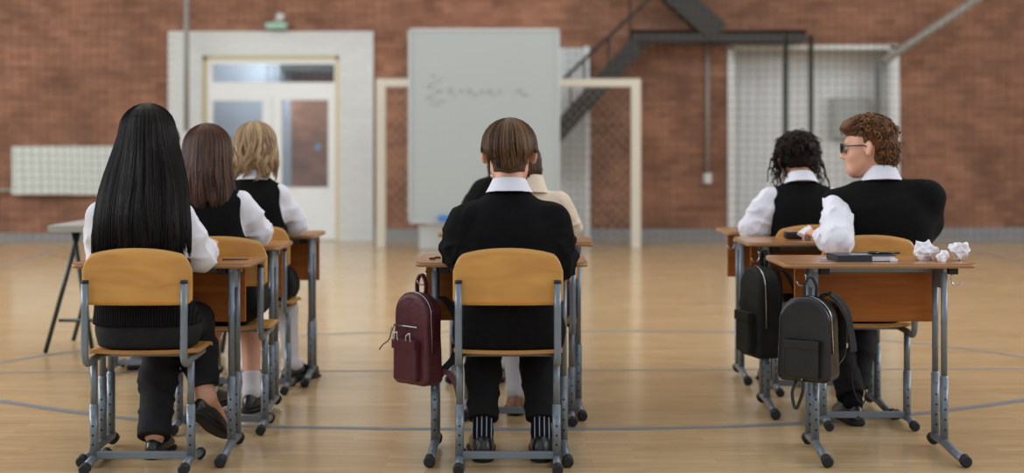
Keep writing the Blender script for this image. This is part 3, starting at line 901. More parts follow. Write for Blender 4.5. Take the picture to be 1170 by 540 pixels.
bag_maroon()
def bag_black():
    r, w, h, t, zt, zb = backpack('black leather backpack with a silver zip hanging from the empty front desk', (1.142, 5.40, .690), -.55, .20, .325, .12, BAGB, seed=9)
    v = MB(); v.tube([(-.014, -t/2-.006, zb+.052), (0, -t/2-.010, zb+.010), (.014, -t/2-.006, zb+.052)], .0045, 8); v.build('metal_emblem', [CHROME], r)
    s = MB(); s.ribbon(spline([(0, -t/2, zb+.02), (.004, -t/2-.01, zb-.03), (-.01, -t/2-.01, zb-.075), (-.022, -t/2-.01, zb-.10), (-.035, -t/2, zb-.09), (-.045, -t/2+.01, zb-.04), (-.03, -t/2+.03, zb+.01)], 6), .012, .004, (1, 0, 0)); s.build('hanging_loop', [BAGB], r)
    s = MB(); s.ribbon(spline([(.03, t*.35, zt-.005), (.07, t*.5, zt+.005), (.125, t*.55, zt-.05), (.150, t*.55, zt-.15), (.160, t*.5, zt-.21)], 7), .026, .007, (.7, .7, 0)); s.build('side_strap', [BAGB], r)
    c = MB(); c.tube(spline([(.160, t*.5, zt-.20), (.175, t*.5, zt-.28), (.205, t*.5, zt-.35), (.20, t*.5, zt-.40), (.175, t*.5, zt-.39), (.155, t*.5, zt-.33), (.155, t*.5, zt-.23)], 7), .0028, 6); c.build('loose_cord', [BLKSTRAP], r)
bag_black()
def bag_side():
    r, w, h, t, zt, zb = backpack('dark canvas backpack seen from its side on the second desk at the right', (1.128, 6.38, .725), -1.32, .22, .41, .115, BAGC, seed=13)
    s = MB(); s.ribbon(spline([(-w/2, 0, zt-.16), (-w/2-.03, -.01, zt-.14), (-w/2-.06, -.015, zt-.16), (-w/2-.085, -.01, zt-.20)], 6), .012, .004, (0, 1, 0)); s.build('side_tab', [BLKSTRAP], r)
bag_side()

# ------------------------------------------------------------------ things on the desks
def paper_ball(label, loc, r, seed):
    rg = random.Random(seed); bm = bmesh.new(); bmesh.ops.create_icosphere(bm, subdivisions=4, radius=1)
    dirs = [(Vector((rg.gauss(0, 1), rg.gauss(0, 1), rg.gauss(0, 1))).normalized(), rg.uniform(.62, .98)) for _ in range(26)]
    for v in bm.verts:
        d = v.co.normalized(); k = min(o/max(d.dot(n), .15) for n, o in dirs)
        k = min(k, 1.25)*(1+.06*math.sin(9*d.x+seed)+.06*math.sin(11*d.y+3*d.z))
        k += .22*max(0, math.sin(6*d.x+5*d.z+seed*2))**4*rg.uniform(.5, 1)
        v.co = d*r*k*(1 if d.z > -.1 else .9)
    bmesh.ops.decimate if 0 else None
    zmin = min(v.co.z for v in bm.verts)
    for v in bm.verts:
        v.co.z = max(v.co.z, zmin*.8)-zmin*.8
    me = bpy.data.meshes.new('crumpled_paper'); bm.to_mesh(me); bm.free(); me.materials.append(PAPER)
    o = link(bpy.data.objects.new('crumpled_paper', me)); o.location = loc; tag(o, label, 'paper', 'crumpled paper balls on the desks'); return o
paper_ball('crumpled white paper, left of the three on the empty front desk', (X(1059, 5.62), 5.62, .745), .043, 1)
paper_ball('crumpled white paper, middle of the three on the empty front desk', (X(1077, 5.53), 5.53, .745), .030, 2)
paper_ball('crumpled white paper, right of the three on the empty front desk', (X(1096, 5.62), 5.62, .745), .045, 3)
paper_ball('crumpled white paper ball beside the pencil case on the second desk', (X(922, 6.55), 6.55, .766), .042, 4)
paper_ball('crumpled white paper beside the left elbow of the short-haired boy', (X(515, 5.56), 5.56, .750), .036, 5)
paper_ball('small crumpled white paper next to the left sleeve of the boy with glasses', (X(938, 6.66), 6.66, .766), .020, 6)
# notebook
nb_ = empty('notebook', (X(984, 5.62), 5.62, .745), .06); tag(nb_, 'dark blue hardback notebook lying on the empty front desk', 'notebook')
COVER = mat('dark_blue_cover', (34, 44, 56), .5, noise=.1, nscale=30)
m_ = MB(); m_.box((-.118, -.075, 0), (.118, .085, .003), bev=.001); m_.box((-.118, -.075, .022), (.118, .085, .0255), bev=.001); m_.box((-.118, -.075, .0), (-.114, .085, .0255), bev=.001)
# fold the near cover edge so that the spine shows towards the camera
m_.box((-.118, -.077, 0), (.02, -.074, .0255)); m_.build('cover', [COVER], nb_)
m_ = MB(); m_.box((-.112, -.072, .003), (.114, .082, .022)); m_.build('pages', [mat('page_edges', (214, 214, 220), .8)], nb_)
m_ = MB(); m_.ribbon([(-.05, -.02, .0262), (.03, -.02, .0262)], .05, .0006, (0, 1, 0)); m_.build('cover_sticker', [mat('pale_label', (150, 160, 170), .6)], nb_)
pen = empty('pen', (X(1012, 5.60), 5.60, .745+.0255), .1); tag(pen, 'black pen lying across the dark blue notebook', 'pen')
m_ = MB(); m_.tube([(-.06, 0, .0055), (.05, 0, .0055)], .005, 10); m_.tube([(.05, 0, .0055), (.062, 0, .0055)], [.005, .0012], 10); m_.build('barrel', [mat('black_plastic', (20, 20, 22), .3)], pen)
m_ = MB(); m_.tube([(-.072, 0, .0055), (-.03, 0, .0055)], .0062, 10); m_.box((-.07, -.001, .011), (-.035, .001, .013)); m_.build('pen_cap', [mat('black_plastic', (20, 20, 22), .3)], pen)
m_ = MB(); m_.box((-.014, -.01, 0), (.014, .01, .012), bev=.003); o = m_.build('eraser', [PAPER], None, (X(1021, 5.55), 5.55, .745)); tag(o, 'small white eraser just right of the notebook', 'eraser')
m_ = MB(); m_.box((-.012, -.012, 0), (.012, .012, .016), bev=.004); o = m_.build('clear_block', [mat('clear_plastic', (214, 220, 224), .1, trans=.5)], None, (X(941, 5.56), 5.56, .745)); tag(o, 'small clear sharpener just left of the notebook', 'block')  # plain clear block; its use is left open
pc = empty('pencil_case', (X(907, 6.60), 6.60, .766), .05); tag(pc, 'dark pencil case on the second desk at the right', 'pencil case')
obj_np('case_body', sdf_mesh(lambda p: rbox(p, (0, 0, .021), (.045, .028, .018), .010)+.001*sn(p, 60, 1), (-.07, -.045, -.01), (.07, .045, .055), .004), mat('dark_brown_cloth', (42, 32, 32), .8), pc)
m_ = MB(); m_.tube([(-.036, 0, .0385), (.036, 0, .0385)], .002, 6); m_.build('zip', [CHROME], pc)
for i, (px, yy, lab) in enumerate(((494, 5.60, 'tiny pencil stub lying left on the middle front desk'), (500, 5.66, 'second tiny pencil stub, nearer the boy, on the middle front desk'))):
    m_ = MB(); m_.tube([(-.012, 0, .004), (.012, .004, .004)], .0038, 8); o = m_.build('pencil_stub', [mat('black_plastic', (20, 20, 22), .3)], None, (X(px, yy), yy, .750)); tag(o, lab, 'pencil')
m_ = MB(); m_.tube([(-.05, 0, .0042), (.045, .03, .0042)], .004, 8); m_.mi = 1; m_.tube([(.045, .03, .0042), (.056, .0335, .0042)], [.004, .0006], 8)
o = m_.build('pencil', [mat('pencil_paint', (120, 90, 70), .4), EDGE], None, (X(268, 5.62), 5.62, .745)); tag(o, 'pencil lying by the right elbow of the girl with black hair', 'pencil')

# ------------------------------------------------------------------ trestle table
tr_ = empty('trestle_table', (-2.20, 8.1, 0)); tag(tr_, 'grey topped folding trestle table at the far left', 'table')
m_ = MB(); m_.box((-.47, -.05, .715), (.75, .62, .755), bev=.004); m_.build('tabletop', [mat('pale_grey_laminate', (158, 158, 152), .5)], tr_)
GRN = mat('dark_green_steel', (44, 56, 54), .4, metal=.3)
for k_, yy in ((1, .03), (1, .55), (-1, .03), (-1, .55)):
    c_ = .14
    for xa, xb in ((-.455, -.65), (-.485, -.375)):
        m_ = MB(); m_.tube([(c_+xa*k_, yy, .715), (c_+xb*k_, yy, .012)], .0135, 10); m_.build('leg', [GRN], tr_)
m_ = MB(); m_.tube([(-.43, .03, .20), (.71, .03, .20)], .010, 10); m_.build('stretcher', [GRN], tr_)

# ------------------------------------------------------------------ the hall
def floor_mat():
    m = bpy.data.materials.new('sports_floor'); m.use_nodes = True; nt = m.node_tree; b = nt.nodes['Principled BSDF']
    N = nt.nodes.new; L = nt.links.new
    geo = N('ShaderNodeTexCoord')
    br = N('ShaderNodeTexBrick'); br.inputs['Scale'].default_value = 1.0
    br.inputs['Brick Width'].default_value = .48; br.inputs['Row Height'].default_value = .07; br.inputs['Mortar Size'].default_value = .0012
    br.inputs['Mortar Smooth'].default_value = .4; br.offset = .37
    br.inputs['Color1'].default_value = srgb(192, 164, 124); br.inputs['Color2'].default_value = srgb(204, 178, 138); br.inputs['Mortar'].default_value = srgb(174, 144, 106)
    L(geo.outputs['Object'], br.inputs['Vector'])
    mp = N('ShaderNodeMapping'); mp.inputs['Scale'].default_value = (3, 22, 1); L(geo.outputs['Object'], mp.inputs['Vector'])
    n = N('ShaderNodeTexNoise'); n.inputs['Scale'].default_value = 1.6; n.inputs['Detail'].default_value = 8; L(mp.outputs['Vector'], n.inputs['Vector'])
    r = N('ShaderNodeValToRGB'); r.color_ramp.elements[0].position = .3; r.color_ramp.elements[1].position = .75
    r.color_ramp.elements[0].color = (.84, .82, .78, 1); r.color_ramp.elements[1].color = (1.06, 1.05, 1.03, 1); L(n.outputs['Fac'], r.inputs['Fac'])
    mx = N('ShaderNodeMix'); mx.data_type = 'RGBA'; mx.blend_type = 'MULTIPLY'; mx.inputs[0].default_value = 1
    L(br.outputs['Color'], mx.inputs[6]); L(r.outputs['Color'], mx.inputs[7])
    L(mx.outputs[2], b.inputs['Base Color'])
    n2 = N('ShaderNodeTexNoise'); n2.inputs['Scale'].default_value = 2.5; L(geo.outputs['Object'], n2.inputs['Vector'])
    mr = N('ShaderNodeMapRange'); mr.inputs[3].default_value = .12; mr.inputs[4].default_value = .24; L(n2.outputs['Fac'], mr.inputs[0]); L(mr.outputs[0], b.inputs['Roughness'])
    b.inputs['Specular IOR Level'].default_value = .45
    return m
def brick_mat():
    m = bpy.data.materials.new('old_red_brick'); m.use_nodes = True; nt = m.node_tree; b = nt.nodes['Principled BSDF']
    N = nt.nodes.new; L = nt.links.new
    tc = N('ShaderNodeTexCoord'); mp = N('ShaderNodeMapping'); mp.inputs['Rotation'].default_value = (PI/2, 0, 0); L(tc.outputs['Object'], mp.inputs['Vector'])
    br = N('ShaderNodeTexBrick'); br.inputs['Scale'].default_value = 1.0
    br.inputs['Brick Width'].default_value = .26; br.inputs['Row Height'].default_value = .077; br.inputs['Mortar Size'].default_value = .007; br.inputs['Mortar Smooth'].default_value = .3
    br.inputs['Color1'].default_value = srgb(132, 90, 68); br.inputs['Color2'].default_value = srgb(158, 112, 88); br.inputs['Mortar'].default_value = srgb(126, 104, 92)
    L(mp.outputs['Vector'], br.inputs['Vector'])
    n = N('ShaderNodeTexNoise'); n.inputs['Scale'].default_value = 1.3; n.inputs['Detail'].default_value = 7; n.inputs['Roughness'].default_value = .65; L(tc.outputs['Object'], n.inputs['Vector'])
    r = N('ShaderNodeValToRGB'); r.color_ramp.elements[0].position = .3; r.color_ramp.elements[1].position = .72
    r.color_ramp.elements[0].color = (.52, .47, .45, 1); r.color_ramp.elements[1].color = (1.45, 1.38, 1.34, 1); L(n.outputs['Fac'], r.inputs['Fac'])
    mx = N('ShaderNodeMix'); mx.data_type = 'RGBA'; mx.blend_type = 'MULTIPLY'; mx.inputs[0].default_value = 1
    L(br.outputs['Color'], mx.inputs[6]); L(r.outputs['Color'], mx.inputs[7])
    # pale scuffed patches
    n3 = N('ShaderNodeTexNoise'); n3.inputs['Scale'].default_value = 2.6; n3.inputs['Detail'].default_value = 8; n3.inputs['Roughness'].default_value = .7; L(mp.outputs['Vector'], n3.inputs['Vector'])
    r3 = N('ShaderNodeValToRGB'); r3.color_ramp.elements[0].position = .60; r3.color_ramp.elements[1].position = .8; r3.color_ramp.elements[1].color = (.45, .45, .45, 1); L(n3.outputs['Fac'], r3.inputs['Fac'])
    m2 = N('ShaderNodeMix'); m2.data_type = 'RGBA'; L(r3.outputs['Color'], m2.inputs[0]); L(mx.outputs[2], m2.inputs[6]); m2.inputs[7].default_value = srgb(165, 140, 125)
    L(m2.outputs[2], b.inputs['Base Color']); b.inputs['Roughness'].default_value = .85
    bp = N('ShaderNodeBump'); bp.inputs['Distance'].default_value = .01; L(br.outputs['Fac'], bp.inputs['Height']); bp.invert = True; L(bp.outputs['Normal'], b.inputs['Normal'])
    return m
BRICK = brick_mat()
def whitebrick():
    m = mat('white_painted_brick', (196, 198, 196), .6)
    nt = m.node_tree; b = nt.nodes['Principled BSDF']; N = nt.nodes.new; L = nt.links.new
    tc = N('ShaderNodeTexCoord'); mp = N('ShaderNodeMapping'); mp.inputs['Rotation'].default_value = (PI/2, 0, 0); L(tc.outputs['Object'], mp.inputs['Vector'])
    br = N('ShaderNodeTexBrick'); br.inputs['Scale'].default_value = 1.0; br.inputs['Brick Width'].default_value = .26; br.inputs['Row Height'].default_value = .077; br.inputs['Mortar Size'].default_value = .008
    br.inputs['Color1'].default_value = srgb(206, 209, 209); br.inputs['Color2'].default_value = srgb(201, 204, 204); br.inputs['Mortar'].default_value = srgb(194, 197, 195); L(mp.outputs['Vector'], br.inputs['Vector'])
    L(br.outputs['Color'], b.inputs['Base Color'])
    return m
WBRICK = whitebrick()
WPAINT = mat('white_paint', (222, 225, 226), .5, noise=.03, nscale=3)
CREAMP = mat('cream_paint', (200, 190, 150), .5)
GREYP = mat('grey_skirting_paint', (138, 140, 142), .6, noise=.08, nscale=4)
D = 18.5
def box(name, x0, x1, y0, y1, z0, z1, m, parent=None, kind=None, bev=0):
    b = MB(); b.box((x0, y0, z0), (x1, y1, z1), bev=bev); o = b.build(name, [m], parent)
    if kind: o['kind'] = kind
    return o
fl = MB(); fl.box((-12.5, -3, -.1), (12.5, D+.6, 0)); o = fl.build('floor', [floor_mat()]); o['kind'] = 'structure'
# back wall with openings for the door at the left and the recess at the right
GX0, GX1, GZ = X(232, D), X(388, D), Z(64, D)          # glazed door opening
RX0, RX1, RZ = X(833, D), X(1027, D), Z(53, D)          # white recess
w = MB()
for (x0, x1, z0, z1) in ((-12.5, GX0, 0, 6.5), (GX0, GX1, GZ, 6.5), (GX1, RX0, 0, 6.5), (RX0, RX1, RZ, 6.5), (RX1, 12.5, 0, 6.5)): w.box((x0, D, z0), (x1, D+.3, z1))
o = w.build('wall_back', [BRICK]); o['kind'] = 'structure'
for sx, nm in ((-1, 'wall_left'), (1, 'wall_right')):
    w = MB(); w.box((sx*12.5-.15, -3, 0), (sx*12.5+.15, D+.3, 6.5)); o = w.build(nm, [BRICK]); o['kind'] = 'structure'
box('ceiling', -12.5, 12.5, 6.0, D+.3, 6.5, 6.6, mat('white_ceiling', (200, 200, 198), .8), kind='structure')
# white painted surround of the left door
sx0, sx1, sz = X(193, D), X(427, D), Z(36, D)
w = MB()
for (x0, x1, z0, z1) in ((sx0, GX0, 0, sz), (GX1, sx1, 0, sz), (GX0, GX1, GZ, sz)): w.box((x0, D-.05, z0), (x1, D+.001, z1))
o = w.build('trim_1', [WBRICK]); o['kind'] = 'structure'
# skirtings
box('baseboard_left', -12.4, sx0, D-.03, D, 0, .10, GREYP, kind='structure')
box('baseboard_middle', sx1, RX0, D-.03, D, 0, .15, GREYP, kind='structure')
box('baseboard_right', RX1, 12.4, D-.03, D, 0, .17, GREYP, kind='structure')
# corridor planes put behind the glazing to back the panes
def corr_mat():
    return mat('pale_corridor_wall', (150, 156, 166), .8, noise=.1, nscale=2)
box('wall_corridor', GX0-.6, X(312, D), D+1.5, D+1.6, 0, 3.2, corr_mat(), kind='structure')
box('wall_backing_brick', X(312, D), GX1+.8, D+1.5, D+1.6, 0, 2.32, BRICK, kind='structure')  # brick backing put in so that the right pane shows brick
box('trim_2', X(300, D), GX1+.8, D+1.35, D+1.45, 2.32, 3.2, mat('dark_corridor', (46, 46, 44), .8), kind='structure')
# glazed double door
dr = empty('door_1', ((GX0+GX1)/2, D+.05, 0)); dr['kind'] = 'structure'
def rel(o): o.location.x -= dr.location.x; o.location.y -= dr.location.y; return o
fr = MB(); t = .06; y0, y1 = D-.02, D+.10
for (x0, x1, z0, z1) in ((GX0, GX0+.05, 0, GZ), (GX1-.05, GX1, 0, GZ), (GX0, GX1, GZ-.05, GZ)): fr.box((x0, y0, z0), (x1, y1, z1))
o = fr.build('outer_frame', [CREAMP], dr); rel(o)
def px(x0, x1, ya, yb): return X(x0, D), X(x1, D), Z(yb, D), Z(ya, D)
fr = MB(); y0, y1 = D, D+.07
tb = px(238, 384, 95, 113); panes = [px(243, 382, 73, 94), px(243, 300, 115, 214), px(322, 375, 114, 214)]
xL, xR = GX0+.05, GX1-.05; zt = GZ-.05
fr.box((xL, y0, panes[0][2]-.20), (xR, y1, panes[0][2])); fr.box((xL, y0, panes[0][3]), (xR, y1, zt))
fr.box((xL, y0, panes[0][2]), (panes[0][0], y1, panes[0][3])); fr.box((panes[0][1], y0, panes[0][2]), (xR, y1, panes[0][3]))
o = fr.build('transom_frame', [WPAINT], dr); rel(o)
xm = X(311, D); zt2 = panes[0][2]-.20
for (xa, xb, pn) in ((xL, xm-.003, panes[1]), (xm+.003, xR, panes[2])):
    l = MB(); z0, z1 = pn[2], min(pn[3], zt2-.02)
    l.box((xa, y0, 0.01), (xb, y1-.01, z0)); l.box((xa, y0, z1), (xb, y1-.01, zt2)); l.box((xa, y0, z0), (pn[0], y1-.01, z1)); l.box((pn[1], y0, z0), (xb, y1-.01, z1))
    lf = l.build('door_leaf', [WPAINT], dr); rel(lf)
    g = MB(); g.box((pn[0], y0+.02, z0), (pn[1], y0+.026, z1)); o = g.build('pane', [mat('window_glass', (225, 235, 240), .05, trans=1)], lf)
    b = MB(); b.tube([(pn[0]+.02 if pn is panes[1] else xa+.05, y0-.04, .98), (pn[0]+.02 if pn is panes[1] else xa+.05, y0-.04, 1.10)], .009, 8)
    if pn is panes[2]: b.build('door_handle', [CHROME], lf)
    else: b.bm.free()
g = MB(); pn = panes[0]; g.box((pn[0], y0+.02, pn[2]), (pn[1], y0+.026, pn[3])); o = g.build('transom_pane', [MATS['window_glass']], dr); rel(o)
g = MB()
for i in range(11):
    x = X(306+i*7.2, D); g.box((x-.010, y0+.04, pn[2]), (x+.010, y0+.055, pn[3]))
o = g.build('grille', [mat('dark_bars', (20, 20, 20), .6)], dr); rel(o)
# small blue sticker on the right leaf
g = MB(); pts = [(.035*math.cos(a*PI/10), .045*math.sin(a*PI/10)) for a in range(20)]; g.prism(pts, 'y', -.003, 0); o = g.build('sticker', [mat('pale_blue_sticker', (110, 140, 185), .5)], dr, (X(363, D)-dr.location.x, D+.018-dr.location.y, Z(168, D)))
# right recess
rc = MB(); yb = D+.55
rc.box((RX0-.1, yb, 0), (RX1+.1, yb+.1, RZ+.1)); rc.box((RX0-.1, D+.02, 0), (RX0, yb, RZ+.1)); rc.box((RX1, D+.02, 0), (RX1+.1, yb, RZ+.1)); rc.box((RX0, D+.02, RZ), (RX1, yb, RZ+.1))
o = rc.build('wall_recess', [WPAINT]); o['kind'] = 'structure'
tr = MB()
for (x0, x1, z0, z1) in ((RX0-.02, RX0+.06, 0, RZ), (RX1-.13, RX1, 0, RZ), (RX0, RX1, RZ-.04, RZ+.02)): tr.box((x0, D-.04, z0), (x1, D+.01, z1))
o = tr.build('trim_3', [WPAINT]); o['kind'] = 'structure'
d2 = empty('door_2', (X(866, yb), yb-.04, 0)); d2['kind'] = 'structure'
m_ = MB(); xw = .36; m_.box((-xw, 0, .01), (xw, .04, Z(66, yb)))
for (a, b_, c, d_) in ((-xw+.08, -.03, .3, 1.2), (.03, xw-.08, .3, 1.2), (-xw+.08, -.03, 1.35, 2.2), (.03, xw-.08, 1.35, 2.2)): m_.box((a, -.012, c), (b_, 0, d_), bev=.006)
m_.build('door_leaf', [mat('white_door_paint', (224, 227, 230), .45)], d2)
m_ = MB(); m_.tube([(xw-.06, -.05, 1.0), (xw-.06, -.05, 1.1)], .008, 8); m_.build('door_handle', [CHROME], d2)
# white door behind the whiteboard
d3 = empty('door_3', (X(645, D), D-.03, 0)); d3['kind'] = 'structure'
m_ = MB(); hw = X(672, D)-X(645, D); m_.box((-.45, 0, 0), (hw, .03, Z(55, D))); m_.build('door_leaf', [mat('white_door_paint2', (196, 200, 202), .5)], d3)
m_ = MB(); m_.box((hw-.05, -.02, 0), (hw+.02, .03, Z(53, D))); m_.build('door_frame', [WPAINT], d3)

# radiator, pipes, exit lamp, electric box
ra = empty('radiator', (X(78, D), D-.09, 0)); tag(ra, 'long white panel radiator fixed to the brick wall at the left', 'radiator')
z0, z1 = Z(222, D), Z(168, D); hw = .70
m_ = MB(); m_.box((-hw, -.04, z0), (hw, .04, z1), bev=.008)
for i in range(30):
    x = -hw+.03+i*(2*hw-.06)/29; m_.box((x-.010, -.052, z0+.03), (x+.010, -.04, z1-.03), bev=.003)
m_.build('panel', [mat('radiator_white', (216, 223, 218), .4)], ra)
m_ = MB(); m_.box((-hw, -.05, z1), (hw, .05, z1+.012)); m_.build('top_grille', [MATS['radiator_white']], ra)
m_ = MB(); m_.tube([(-hw, .0, z0+.06), (-hw-1.5, .0, z0+.06)], .016, 8); m_.build('pipe', [mat('pipe_white', (190, 190, 186), .5)], ra)
for sx in (-1, 1): m_ = MB(); m_.box((sx*.5-.02, .04, z0+.1), (sx*.5+.02, .085, z1-.1)); m_.build('wall_bracket', [MATS['pipe_white']], ra)
ex = empty('exit_lamp', (X(318, D), D-.12, Z(34, D))); tag(ex, 'small pale green emergency lamp above the glazed door', 'lamp')
m_ = MB(); m_.box((-.14, -.05, .0), (.14, .05, .085), bev=.008); m_.build('housing', [mat('pale_green_plastic', (150, 190, 170), .4)], ex)
for sx in (0, 1): m_ = MB(); m_.tube([(-.02+.06*sx, -.0, .08), (.02+.05*sx, -.02, .14), (.05+.03*sx, -.04, .20)], [.02, .032, .04], 12); m_.build('spot', [mat('lamp_white', (205, 210, 208), .4)], ex)
eb = empty('electric_box', (X(969, yb), yb-.10, Z(158, yb))); tag(eb, 'grey metal electric box on the wall inside the white recess', 'electric box')
bh = (158-112)*yb/F; bw = 42*yb/F/2
m_ = MB(); m_.box((-bw, -.08, 0), (bw, .10, bh), bev=.01); m_.build('housing', [mat('light_grey_metal', (170, 174, 172), .4)], eb)
m_ = MB(); m_.box((-bw+.03, -.09, .03), (bw-.03, -.08, bh-.03), bev=.004); m_.build('door', [mat('light_grey_metal', (170, 174, 172), .4)], eb)
pi = empty('wall_conduit', (X(808, D), D-.03, 0)); tag(pi, 'thin grey conduit with a switch box at its lower end on the brick wall', 'conduit')
m_ = MB(); m_.tube([(0, 0, Z(205, D)), (0, 0, Z(50, D))], .03, 8); m_.build('tube', [mat('grey_conduit', (150, 140, 135), .5)], pi)
m_ = MB(); m_.box((-.05, -.03, Z(209, D)), (.05, .025, Z(198, D)), bev=.005); m_.build('switch_box', [WPAINT], pi)
pi = MB(); pi.tube([(0, 0, Z(150, 18.2)), (0, 0, 4.5)], .035, 10); o = pi.build('hanging_pole', [mat('grey_pole', (146, 146, 142), .5)], None, (X(213, 18.2), 18.2, 0)); tag(o, 'thin grey pole hanging down in front of the white door surround', 'pole')

# steel stair against the wall
st = empty('steel_stair', (X(740, 18), 18.0, 0)); tag(st, 'black steel staircase and landing against the brick wall', 'staircase')
SM = mat('black_painted_steel', (36, 36, 34), .5)
ds = 18.0
def sp(px_, py_, dy=0): return (X(px_, ds)-st.location.x, dy, Z(py_, ds))
for dy in (0, .34):
    m_ = MB(); a = sp(600, 192, dy); b_ = sp(728, 50, dy)
    v = Vector(b_)-Vector(a); L_ = v.length; ang = math.atan2(v.z, v.x); R_ = Matrix.Rotation(-ang, 3, 'Y')
    mid = (Vector(a)+Vector(b_))/2
    m_.box((-L_/2, -.02, -.12), (L_/2, .02, .10), rot=R_)
    for v_ in m_.bm.verts: v_.co += mid
    m_.build('stringer', [SM], st)
for i in range(13):
    t_ = i/12; p = Vector(sp(600, 192)).lerp(Vector(sp(728, 50)), t_)
    m_ = MB(); m_.box((p.x-.13, 0, p.z-.03), (p.x+.13, .34, p.z)); m_.box((p.x+.10, 0, p.z-.02), (p.x+.115, .34, p.z+.10)); m_.build('tread', [SM], st)
m_ = MB(); a = sp(722, 34); b_ = sp(922, 48); m_.box((a[0], 0, b_[2]), (b_[0], .04, a[2])); m_.box((a[0], .30, b_[2]), (b_[0], .34, a[2])); m_.box((a[0], 0, a[2]-.04), (b_[0], .34, a[2])); m_.build('landing', [SM], st)
m_ = MB(); a = Vector(sp(822, 38)); b_ = Vector(sp(740, -36)); v = b_-a; L_ = v.length; ang = math.atan2(v.z, v.x); R_ = Matrix.Rotation(-ang, 3, 'Y')
m_.box((-L_/2, -.02, -.15), (L_/2, .34, .15), rot=R_)
for v_ in m_.bm.verts: v_.co += (a+b_)/2
m_.build('upper_flight', [SM], st)
m_ = MB(); m_.tube([sp(610, 122), sp(735, 5), sp(760, -20)], .022, 8); m_.build('handrail', [SM], st)
for px_, pa, pb in ((652, 92, 135), (695, 50, 92), (668, 72, 118), (720, 0, 50)):
    m_ = MB(); m_.tube([sp(px_, pa-6), sp(px_, pb)], .014, 8); m_.build('baluster', [SM], st)
for px_ in (898, 927):
    m_ = MB(); p = sp(px_, 40); m_.tube([(p[0], .02, 0), (p[0], .02, p[2])], .035, 10); m_.build('support_post', [mat('dark_green_black_steel', (34, 44, 38), .5)], st)
# slanting pole and its short upright at the right
sl = empty('slanting_pole', (X(1010, 18), 18.0, 0)); tag(sl, 'pale grey pole slanting up to the right beside the white recess', 'pole')
m_ = MB(); m_.tube([(0, 0, Z(70, 18)), (X(1150, 18)-X(1010, 18), 0, Z(-24, 18))], .05, 10); m_.build('arm', [mat('pale_grey_steel', (150, 148, 142), .45)], sl)
m_ = MB(); m_.tube([(X(1003, 18)-X(1010, 18), 0, 0), (X(1003, 18)-X(1010, 18), 0, Z(68, 18))], .04, 10); m_.build('upright', [mat('mid_grey_steel', (110, 112, 110), .45)], sl)

# protective net hanging in front of the wall
def net():
    V = []; Q = []; n = 0
    NETM = mat('dark_net_cord', (92, 78, 68), .9)
    r = .0026; yn = 17.75
    def off(x): return .05*math.sin(x*2.1)+.03*math.sin(x*5.3+1)
    xs = np.arange(-7.6, 8.2, .1); zs = np.arange(.02, 4.4, .1)
    paths = []
    def line(pts):
        nonlocal n
        P = np.array(pts); k = len(P)
        t = np.gradient(P, axis=0); t /= np.linalg.norm(t, axis=1, keepdims=True)
        ref = np.array([0, 1.0, 0]); u = np.cross(t, ref); u /= np.linalg.norm(u, axis=1, keepdims=True); w_ = np.cross(t, u)
        V.append(np.stack([P+u*r+w_*r, P-u*r+w_*r, P-u*r-w_*r, P+u*r-w_*r], 1).reshape(-1, 3))
        b = (n+np.arange(k-1)*4)[:, None]
        for a in range(4): Q.append(np.concatenate([b+a, b+(a+1) % 4, b+4+(a+1) % 4, b+4+a], 1))
        n += 4*k
    zz = np.linspace(0.01, 4.35, 16)
    def wob(x, z): return x+.035*math.sin(x*1.7+z*.6)+.02*math.sin(x*4.1)
    xa, xb, xc = X(196, yn), X(466, yn), X(640, yn); zr = 2.78    # rolled up over the white door surround
    for x in xs:
        if xb < x < xc: continue
        zl = zr if xa < x < xb else .01
        line([(wob(x, z), yn+off(x)+.02*math.sin(z*2+x), z) for z in np.linspace(zl, 4.35, 16)])
    for z in zs:
        for (u0, u1) in ((-7.6, xa), (xa, xb), (xc, 8.1)):
            if u0 == xa and z < zr: continue
            line([(wob(x, z), yn+off(x)+.02*math.sin(z*2+x), z+.012*math.sin(x*3+z)) for x in np.linspace(u0, u1, max(4, int((u1-u0)*8)))])
    return obj_np('safety_net', (np.concatenate(V), np.concatenate(Q)), NETM, smooth=False)
tag(net(), 'large square-mesh safety net hanging in front of the brick wall', 'net')
# goal
gl = empty('handball_goal', (X(581, 17.1), 17.1, 0)); tag(gl, 'cream handball goal standing behind the whiteboard', 'goal')
GM = mat('cream_goal_paint', (206, 200, 186), .45)
hw = 150*17.1/F-.05; gz = Z(90, 17.1)
for sx in (-1, 1): m_ = MB(); m_.box((sx*hw-.058, -.05, 0), (sx*hw+.058, .05, gz), bev=.006); m_.build('post', [GM], gl)
m_ = MB(); m_.box((-hw+.05, -.049, gz-.10), (hw-.05, .049, gz-.001), bev=.006); m_.build('crossbar', [GM], gl)
for sx in (-1, 1): m_ = MB(); m_.tube([(sx*hw, .04, gz-.03), (sx*hw, .35, gz-.05), (sx*hw, .5, .03), (sx*hw, .05, .02)], .014, 8); m_.build('net_support', [mat('grey_pole', (146, 146, 142), .5)], gl)
g = MB()
for i in range(-24, 40):
    for sgn in (-1, 1):
        x0 = -hw+i*.12; pts = []
        for j in range(18):
            z = gz*j/17; x = x0+sgn*z*.9 if sgn > 0 else x0+ (gz-z)*.9
            if -hw <= x <= hw: pts.append((x, .47-.12*z/gz, z+.01))
        if len(pts) > 2: g.tube(pts, .0028, 4, cap=False)
o = g.build('goal_net', [mat('pale_net_cord', (168, 160, 150), .9)], gl)

